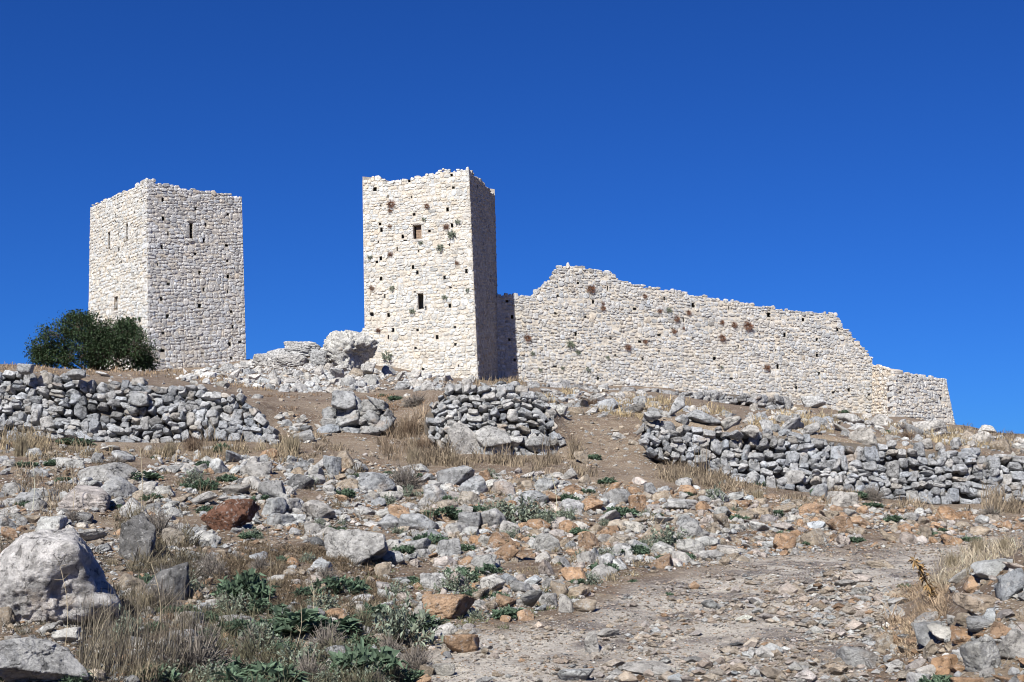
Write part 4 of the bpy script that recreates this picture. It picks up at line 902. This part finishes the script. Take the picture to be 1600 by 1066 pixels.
turf([(-240,580),(0,580),(0,1090),(-240,1090)], 420, 14, 16, 29, DUN, 0.6, -0.1)
turf([(1480,664),(1620,680),(1620,698),(1480,684)], 110, 12, 8, 12, DUN, 0.6)
turf([(745,592),(815,596),(815,604),(745,602)], 40, 12, 9, 13, (0.28, 0.22, 0.145), 0.5, -0.5)
turf([(400,618),(660,618),(665,640),(420,640)], 120, 14, 6, 14, BRN, 0.7, 0.0)
turf([(400,640),(520,690),(620,720),(440,720)], 150, 14, 8, 15, DUN, 0.6, 0.0)
turf([(380,850),(570,860),(640,930),(560,970),(400,960),(320,900)], 900, 30, 11, 16, (0.164, 0.125, 0.082), 0.9, -0.35)
turf([(0,690),(640,720),(760,985),(560,1066),(0,1066)], 800, 22, 13, 17, (0.179, 0.144, 0.094), 0.7, 0.0)
turf([(640,740),(1000,760),(1230,800),(1000,900),(760,985)], 320, 20, 10, 18, (0.27, 0.22, 0.14), 0.7, 0.0)
turf([(1440,905),(1500,862),(1610,830),(1610,872),(1520,895),(1460,930)], 170, 18, 20, 19, (0.43, 0.365, 0.265), 0.6, -0.1)
turf([(1400,930),(1470,905),(1480,960),(1420,1030),(1380,1000)], 260, 26, 13, 20, (0.37, 0.28, 0.19), 0.8, -0.2)
turf([(110,930),(300,900),(330,1066),(130,1066)], 130, 16, 34, 21, (0.101, 0.086, 0.058), 0.5, -0.2, 1.1)
turf([(300,960),(620,980),(620,1090),(280,1090)], 240, 26, 30, 23, (0.125, 0.117, 0.074), 0.6, -0.2, 1.3)
turf([(0,830),(330,850),(640,960),(640,1090),(0,1090)], 420, 20, 20, 26, (0.098, 0.090, 0.066), 0.9, -0.15, 1.2)
turf([(180,800),(330,850),(330,900),(200,900)], 130, 26, 22, 24, (0.156, 0.133, 0.090), 0.6, -0.3, 1.2)
turf([(560,880),(900,930),(980,900),(760,1000),(600,980)], 240, 22, 9, 25, GRN, 0.7, 0.0)
o = link('dry_grass', grass.mesh('dry_grass', M['straw'], False)); tag(o, 'dry straw coloured grass over the hillside', 'grass', kind='stuff')

def leaves(J, base, dirs, L, Wd, col, rng, droop=0.25):
    n = len(base); side = np.cross(dirs, np.array([0, 0, 1.0]) + rng.normal(size=(n, 3)) * 0.35); side /= np.maximum(np.linalg.norm(side, axis=1), 1e-6)[:, None]
    nor = np.cross(side, dirs); L = L[:, None]; Wd = Wd[:, None]
    mid = base + dirs * L * 0.5; tip = base + dirs * L - np.array([0, 0, 1.0]) * L * droop
    V = np.stack([base, mid - side * Wd / 2 + nor * Wd * .15, mid - nor * Wd * .08, mid + side * Wd / 2 + nor * Wd * .15, tip], 1).reshape(-1, 3)
    T = (np.arange(n)[:, None, None] * 5 + np.array([[0, 2, 1], [0, 3, 2], [1, 2, 4], [2, 3, 4]])[None]).reshape(-1, 3)
    J.add(V, T, np.repeat(col, 5, 0))
def tubes(J, A, B, ra, rb, col):
    A, B = np.asarray(A, float), np.asarray(B, float); n = len(A); d = B - A; d /= np.maximum(np.linalg.norm(d, axis=1), 1e-6)[:, None]
    s = np.cross(d, np.where(np.abs(d[:, 2:3]) > .9, np.array([[1., 0, 0]]), np.array([[0, 0, 1.]]))); s /= np.linalg.norm(s, axis=1)[:, None]; w = np.cross(d, s)
    ra = np.broadcast_to(ra, (n,))[:, None]; rb = np.broadcast_to(rb, (n,))[:, None]; rings = []
    for k in range(3):
        a = 2 * math.pi * k / 3; o = s * math.cos(a) + w * math.sin(a); rings.append((A + o * ra, B + o * rb))
    V = np.stack([rings[0][0], rings[1][0], rings[2][0], rings[0][1], rings[1][1], rings[2][1]], 1).reshape(-1, 3)
    T = (np.arange(n)[:, None, None] * 6 + np.array([[0, 1, 4], [0, 4, 3], [1, 2, 5], [1, 5, 4], [2, 0, 3], [2, 3, 5]])[None]).reshape(-1, 3)
    J.add(V, T, np.broadcast_to(np.asarray(col, float), (n, 3)).repeat(6, 0))
def hemi(n, rng, lo=0.0):
    v = rnd_unit(n * 3, rng); v = v[v[:, 2] > lo][:n]; return v
# unit plants (radius 1, height ~1)
def leafy(seed):       # broad clump of lance leaves
    rng = np.random.default_rng(seed); J = Joiner(); ns = 34
    for i in range(ns):
        r = math.sqrt(rng.random()) * 0.7; a = rng.uniform(0, 6.28); c = np.array([r * math.cos(a), r * math.sin(a), rng.uniform(0.0, 0.35) * (1 - r * 0.6)]); n = 18
        d = hemi(n, rng, 0.12); d = d + np.array([c[0], c[1], 0.35]) * 0.5; d /= np.linalg.norm(d, axis=1)[:, None]; n = len(d)
        g = np.array([0.080, 0.120, 0.075]) * rng.uniform(0.7, 1.35); col = np.clip(g * (1 + rng.normal(size=(n, 1)) * 0.2), .01, .4)
        leaves(J, c + rng.normal(size=(n, 3)) * 0.05, d, rng.uniform(0.2, 0.5, n), rng.uniform(0.08, 0.16, n), col, rng, 0.3)
    return J
def silvery(seed):     # small-leaved grey-green shrub
    rng = np.random.default_rng(seed); J = Joiner(); d = hemi(46, rng, 0.1); L = rng.uniform(0.65, 1.05, len(d)); 
    d = d * np.array([1, 1, 1.1]); d /= np.linalg.norm(d, axis=1)[:, None]
    tubes(J, np.zeros_like(d), d * L[:, None], 0.012, 0.006, (0.16, 0.13, 0.09))
    for di, l in zip(d, L):
        n = 16; t = rng.uniform(0.35, 1.0, n); b = di * (l * t)[:, None]; q = rnd_unit(n, rng) + di * 0.7; q /= np.linalg.norm(q, axis=1)[:, None]
        col = np.clip(np.array([0.19, 0.22, 0.165]) * rng.uniform(0.75, 1.3) * (1 + rng.normal(size=(n, 1)) * 0.2), .01, .4); leaves(J, b, q, rng.uniform(0.10, 0.2, n), rng.uniform(0.06, 0.10, n), col, rng, 0.1)
    return J
def twiggy(seed, col=(0.16, 0.14, 0.12), n=420):
    rng = np.random.default_rng(seed); J = Joiner(); d = hemi(n, rng, 0.02); n = len(d); L = rng.uniform(0.45, 1.02, n); a = d * (L * rng.uniform(0.3, 0.7, n))[:, None]; b = d * L[:, None] + rng.normal(size=(n, 3)) * 0.09
    c = np.clip(np.asarray(col) * (1 + rng.normal(size=(n, 1)) * 0.3), .02, .5)
    tubes(J, a, b, 0.014, 0.007, c)
    k = rng.integers(0, n, n * 2); e = rnd_unit(n * 2, rng); p = a[k] + (b[k] - a[k]) * rng.uniform(0.3, 1, n * 2)[:, None]; tubes(J, p, p + e * 0.13, 0.009, 0.005, c[k]); return J
def tuft(seed, col=GOLD, n=260, lean=0.55):
    rng = np.random.default_rng(seed); J = Joiner(); r = np.sqrt(rng.random(n)) * 0.45; a = rng.uniform(0, 6.28, n); b = np.stack([r * np.cos(a), r * np.sin(a), 0 * r], -1)
    blades(J, b, rng.uniform(0.5, 1.05, n), rng.uniform(0.02, 0.04, n), lean * rng.uniform(0.2, 1.7, n), straw(n, rng, col), rng); return J
PL = {}
for nm, fn, mt in (('leafy', leafy, 'leaf'), ('silvery', silvery, 'leaf'), ('twiggy', twiggy, 'twig')):
    PL[nm] = [fn(1200 + i).mesh(nm + '_plant_shape', M[mt], False) for i in range(4)]
PL['rusty'] = [twiggy(1300 + i, (0.20, 0.10, 0.06), 300).mesh('rusty_tuft_shape', M['twig'], False) for i in range(3)]
PL['tuft'] = [tuft(1400 + i).mesh('grass_tuft_shape', M['straw'], False) for i in range(3)]
PL['russet'] = [tuft(1450 + i, (0.20, 0.145, 0.10), 220, 0.9).mesh('russet_tuft_shape', M['straw'], False) for i in range(2)]
PLANTS = [('leafy', [(115,686,58,24),(345,696,32,26),(196,709,24,16),(244,712,18,13),(212,738,74,28),(318,752,44,34),(290,757,30,20),(376,916,80,66),(236,906,52,42),(441,870,28,20),(482,924,40,30),(470,972,132,56),(566,1030,96,76),(400,1052,120,54),(340,1040,60,50),(694,797,78,32),(742,792,50,30),(672,838,64,34),(722,892,84,42),(765,885,40,26),(796,952,62,36),(838,772,34,28),(968,796,58,30),(994,856,54,28),(944,882,48,32),(905,826,34,22),(928,711,24,16),(950,748,34,18),(918,764,26,15),(1185,750,32,20),(1276,766,24,20),(1340,771,44,20),(1365,786,34,16),(1550,797,26,13),(1449,722,24,18),(1506,731,22,16),(1190,800,22,15),(1255,791,18,16),(1228,829,24,12),(1475,826,22,12),(1520,839,36,16),(1416,912,30,15),(1470,1058,74,34),(1377,980,36,13),(617,619,24,16),(598,616,18,11),(610,737,26,14),(655,741,24,14),(700,625,22,14),(1000,820,26,16),(880,800,30,18),(1075,770,24,14),(40,722,40,18),(700,775,26,16),(785,845,40,22),(640,905,30,18),(15,1050,50,40),(110,1052,46,34),(240,1050,60,40),(1320,642,18,12),(1385,672,16,11),(1045,925,18,12),(903,905,26,16),(990,905,18,11)]),
          ('silvery', [(625,986,90,64),(812,798,96,50),(850,810,50,34),(1046,842,78,40),(1118,772,38,26),(1010,850,36,26),(770,800,40,30),(300,745,40,26),(195,985,50,40),(470,1030,70,40),(905,868,28,18),(745,960,30,20)]),
          ('twiggy', [(632,748,70,36),(1534,730,38,40),(1510,760,28,28),(648,626,56,20),(1367,772,38,28),(300,1030,100,66),(480,1052,60,34),(180,720,44,16),(245,822,70,44),(330,890,50,34),(1550,800,40,18)]),
          ('russet', [(640,664,50,46),(922,626,44,18),(1420,678,40,20),(660,690,44,30),(1362,770,30,26),(300,690,50,36)]),
          ('tuft', [(455,690,44,50),(30,690,44,56),(262,700,40,36),(600,660,34,40),(645,710,30,32),(1075,748,34,24),(1185,770,30,22),(1530,850,44,36),(1575,846,40,36),(1490,872,36,34),(705,715,26,26)])]
PN = dict(leafy=('leafy_plant', 'plant', 'dark green leafy plant', 'low green leafy plants among the stones'), silvery=('silvery_shrub', 'shrub', 'grey green small leaved shrub', 'silvery shrubs among the stones'),
          twiggy=('twiggy_shrub', 'shrub', 'brown twiggy cushion shrub', 'dry twiggy cushion shrubs'), russet=('dry_plant', 'plant', 'russet brown dried clump', 'dried clumps on the hillside'), tuft=('grass_tuft', 'grass tuft', 'golden dry grass tuft', 'dry grass tufts'))
rng = np.random.default_rng(99)
for kind, n, poly in (('leafy', 66, [(300,730),(900,740),(1240,800),(1000,900),(760,970),(560,1000),(420,900)]), ('silvery', 52, [(300,730),(900,740),(1240,800),(1000,900),(760,970),(560,1000),(420,900)]), ('leafy', 18, [(0,700),(420,720),(420,800),(0,800)]), ('twiggy', 34, [(0,780),(330,830),(620,940),(660,1066),(150,1066),(200,900)]), ('leafy', 44, [(200,900),(560,960),(680,1066),(250,1066)]), ('silvery', 22, [(200,900),(560,960),(680,1066),(250,1066)]), ('tuft', 12, [(180,820),(560,900),(640,1066),(120,1066)]), ('leafy', 12, [(1040,745),(1250,790),(1600,806),(1600,830),(1230,850)])):
    L = dict(PLANTS)[kind]
    for x, y in sample_poly(poly, n, rng):
        if all(abs(x - q[0]) > (q[2] + 20) / 2 for q in L if abs(y - q[1]) < 25): w = rng.uniform(16, 40) * (1.75 if y > 900 else 1); L.append((x, y, w, w * 0.6))
for kind, lst in PLANTS:
    nm, cat, desc, grp = PN[kind]
    for i, (px, py, w, h) in enumerate(lst):
        P = hit(px, py + h * 0.42)[0]; m = P[1] / F; o = link(nm, PL[kind][i % len(PL[kind])]); s = w * m / 2
        if kind in ('leafy', 'silvery'): s *= 1.15
        if py > 880 and px < 720: s *= 1.25; h *= 1.25
        o.location = P + np.array([0, s * 0.3, -0.02]); o.rotation_euler = (0, 0, rng.uniform(0, 6.28)); o.scale = (s, s, max(h * m * 1.15, s * 0.6)) if kind not in ('tuft', 'russet') else (s * 1.1, s * 1.1, h * m)
        auto.append(dict(obj=o, px=px, py=py, desc=('large ' if w > 65 else 'small ' if w < 25 else '') + desc, cat=cat, group=grp, place='on the stony slope'))

# tufts on the castle walls, counted along each wall
ORDW = ['first', 'second', 'third', 'fourth', 'fifth', 'sixth', 'seventh', 'eighth', 'ninth', 'tenth', 'eleventh', 'twelfth', 'thirteenth', 'fourteenth', 'fifteenth', 'sixteenth', 'seventeenth', 'eighteenth', 'nineteenth', 'twentieth']
def wall_plants(face, ox, oy, sc, lst, kind, desc, where, grp):
    lst = sorted(lst)
    for i, (x, y, w) in enumerate(lst):
        px, py = ox + x / sc, oy + y / sc; a, t = face.locate(px, py); C = face.P(a, np.array(t)); _, U, N = face.frame(a, t); m = C[1] / F; s = w / sc * m / 2 * 1.3
        o = link('wall_plant', PL[kind][i % len(PL[kind])]); q = Vector(N * 0.8 + np.array([0, 0, 0.45])).to_track_quat('Z', 'Y'); o.rotation_mode = 'QUATERNION'; o.rotation_quaternion = q
        o.location = C - N * 0.03; o.scale = (s, s, s)
        tag(o, f"{desc}, {ORDW[i]} from the left on {where}", 'plant', grp)
wall_plants(c1, 780, 390, 3.81, [(540,238,60),(870,280,32),(620,352,36),(620,318,24),(950,365,34),(1048,412,46),(1040,488,36),(1120,378,36),(1328,435,34),(1390,450,42),(1478,460,66),(1325,530,48),(760,585,46),(165,530,50),(1592,705,48),(865,552,32),(1100,470,22)], 'rusty', 'rusty brown dried tuft', 'the long castle wall', 'dried tufts in the long castle wall')
wall_plants(c1, 780, 390, 3.81, [(420,568,52),(463,612,34),(205,622,30),(530,718,34),(650,648,27),(375,710,25),(240,720,27),(1012,362,36),(1330,705,22)], 'silvery', 'small green plant', 'the long castle wall', 'green plants in the long castle wall')
wall_plants(g1, 380, 250, 2.962, [(685,205,44),(680,238,24),(852,218,30),(940,310,34),(678,306,24),(680,436,30),(988,476,24),(595,598,28),(625,790,28)], 'rusty', 'brown dried tuft', 'the front of the ruined tower', 'dried tufts in the ruined tower')
wall_plants(g1, 380, 250, 2.962, [(916,408,38),(968,345,44),(823,382,24),(690,598,28),(995,288,30),(838,272,24),(587,450,28),(932,640,28),(783,702,30),(1040,606,22),(665,908,54)], 'silvery', 'grey green plant', 'the front of the ruined tower', 'green plants in the ruined tower')
wall_plants(f1, 0, 260, 3.135, [(687,744,30)], 'leafy', 'small dark green plant', 'the bright side of the left tower', 'green plants in the left tower')

# tall dry stalks -----------------------------------------------------
def stalk(px0, py0, px1, py1, lab, heads=True):
    P = hit(px0, py0)[0]; Q = at(px1, py1, P[1] - 0.05); J = Joiner(); rng = np.random.default_rng(int(px0 * 7 + py0)); n = 7
    t = np.linspace(0, 1, n)[:, None]; pts = (Q - P) * t + np.sin(t * math.pi) * np.array([0.03, 0.01, 0]); r = 0.62 * P[1] / F
    tubes(J, pts[:-1], pts[1:], r, r * 0.7, straw(1, rng, (0.52, 0.44, 0.31))[0])
    if heads:
        k = rng.integers(3, n, 9); e = rnd_unit(9, rng); e[:, 2] = np.abs(e[:, 2]); tubes(J, pts[k], pts[k] + e * 0.06, r * 0.6, r * 0.3, (0.45, 0.37, 0.25))
    o = link('dry_stalk', J.mesh('dry_stalk', M['straw'], True)); o.location = P; tag(o, lab, 'dry stalk', 'tall dry stalks')
for a in [(219,812,219,700,'tallest thin dry stalk, standing above the tall jagged rock'),(76,826,75,766,'short thin dry stalk above the big white boulder'),(50,800,51,722,'thin dry stalk near the left edge, left of the pinkish flat block'),(113,802,112,738,'thin dry stalk just left of the pinkish flat block'),(419,962,416,812,'upright dry stalk right of the rust red boulder on the grass patch'),(484,976,486,905,'bent pale dry stalk on the lower slope'),(498,985,483,915,'leaning pale dry stalk crossing the bent one'),(1505,866,1448,778,'long thin dry stalk leaning left in front of the right dry stone wall'),(1585,880,1560,815,'dry stalk leaning left on the right bank near the edge'),(1416,1012,1420,985,'short brown stalk on the track beside the brown cut stone'),
          (102,1010,94,885,'dry stalk rising in front of the big white boulder'),(250,980,236,880,'dry stalk at the right end of the tall dry grass clump'),(455,1030,470,945,'thin dry stalk over the large leafy plant at the lower left'),(870,800,862,742,'dark thin twig standing in the upper scree')]: stalk(*a)

# big clump of tall dry grass in front of the big boulder
def clump(px0, px1, py, hpx, n, lab, seed):
    rng = np.random.default_rng(seed); J = Joiner(); px = rng.uniform(px0, px1, n); P = hit(px, py + rng.normal(size=n) * 7); m = P[:, 1] / F; b = P[0] * 1
    blades(J, P - b, hpx * m * rng.uniform(0.4, 1.15, n), 0.95 * m * rng.uniform(0.6, 1.3, n), 0.42 * rng.uniform(0.0, 2.3, n), straw(n, rng, (0.17, 0.145, 0.105), 0.6), rng, flop=(0.35, 0, 0))
    o = link('grass_clump', J.mesh('grass_clump', M['straw'], False)); o.location = b; tag(o, lab, 'grass clump', 'dry grass tufts')
clump(120, 290, 1050, 150, 460, 'tall dry grass clump in front of the big white boulder', 1)

# dried thistle on the right bank
def thistle():
    rng = np.random.default_rng(5); P = hit(1462, 940)[0]; J = Joiner(); m = P[1] / F; pts = np.array([at(1462, 942, P[1]), at(1455, 925, P[1]), at(1444, 902, P[1] - .05), at(1438, 888, P[1] - .1), at(1428, 876, P[1] - .1)]) - P
    tubes(J, pts[:-1], pts[1:], 1.6 * m, 1.1 * m, (0.22, 0.13, 0.05))
    for p in np.concatenate([pts, (pts[1:] + pts[:-1]) / 2]):
        n = 16; e = rnd_unit(n, rng); leaves(J, np.repeat(p[None], n, 0), e, rng.uniform(8, 18, n) * m, rng.uniform(3, 5, n) * m, straw(n, rng, (0.24, 0.155, 0.07)), rng, 0.2)
    o = link('thistle', J.mesh('thistle', M['twig'], False)); o.location = P; tag(o, 'ochre brown dried thistle on the edge of the right bank', 'thistle')
thistle()

# evergreen bush -------------------------------------------------------
def bush():
    rng = np.random.default_rng(12); Yb = 70.0; B = at(150, 588, Yb); B[2] = float(ground(B[0], B[1])); m = Yb / F
    root = tag(empty('evergreen_bush', B), 'dark green evergreen bush in front of the left tower', 'bush')
    J = Joiner(); lobes = []
    spec = [(100,525,38,32),(70,545,26,26),(130,515,34,30),(160,525,36,32),(190,528,34,30),(210,545,28,28),(120,552,44,26),(170,556,46,26),(218,560,20,20),(62,556,16,16),(145,538,50,34),(200,512,20,14),(125,500,22,14),(85,560,30,18),(228,566,14,12)]
    tk = Joiner(); base = np.array([0, 0, -0.2])
    for (px, py, rx, ry) in spec:
        c = at(px, py, Yb + rng.uniform(-0.9, 0.9)) - B; r = np.array([rx, rx * 0.9, ry]) * m; lobes.append((c, r))
        st = base + np.array([rng.normal() * 0.35, rng.normal() * 0.2, 0]); mid = (st + c) / 2 + rng.normal(size=3) * 0.12
        tubes(tk, [st, mid], [mid, c], [0.10, 0.06], [0.06, 0.025], (0.1, 0.08, 0.06))
        # sprays of leaves clustered on twig ends through the lobe's volume
        ns = int(26 + rx * 1.6)
        for _ in range(ns):
            d = rnd_unit(1, rng)[0]; q = c + d * r * rng.uniform(0.45, 1.08); n = 26; g = np.array([0.036, 0.062, 0.026]) * rng.uniform(0.6, 1.5)
            tubes(tk, [c + d * r * 0.2], [q], 0.018, 0.008, (0.1, 0.08, 0.06))
            b = q + rng.normal(size=(n, 3)) * np.array([0.17, 0.17, 0.12]); dd = rnd_unit(n, rng) + d * 0.6; dd /= np.linalg.norm(dd, axis=1)[:, None]
            leaves(J, b, dd, rng.uniform(0.10, 0.18, n), rng.uniform(0.05, 0.09, n), np.clip(g * (1 + rng.normal(size=(n, 1)) * 0.25), .008, .2), rng, 0.1)
    link('trunk', tk.mesh('trunk', M['bark'], True), root); link('crown', J.mesh('crown', M['leaf'], False), root)
bush()

autolabel(auto)
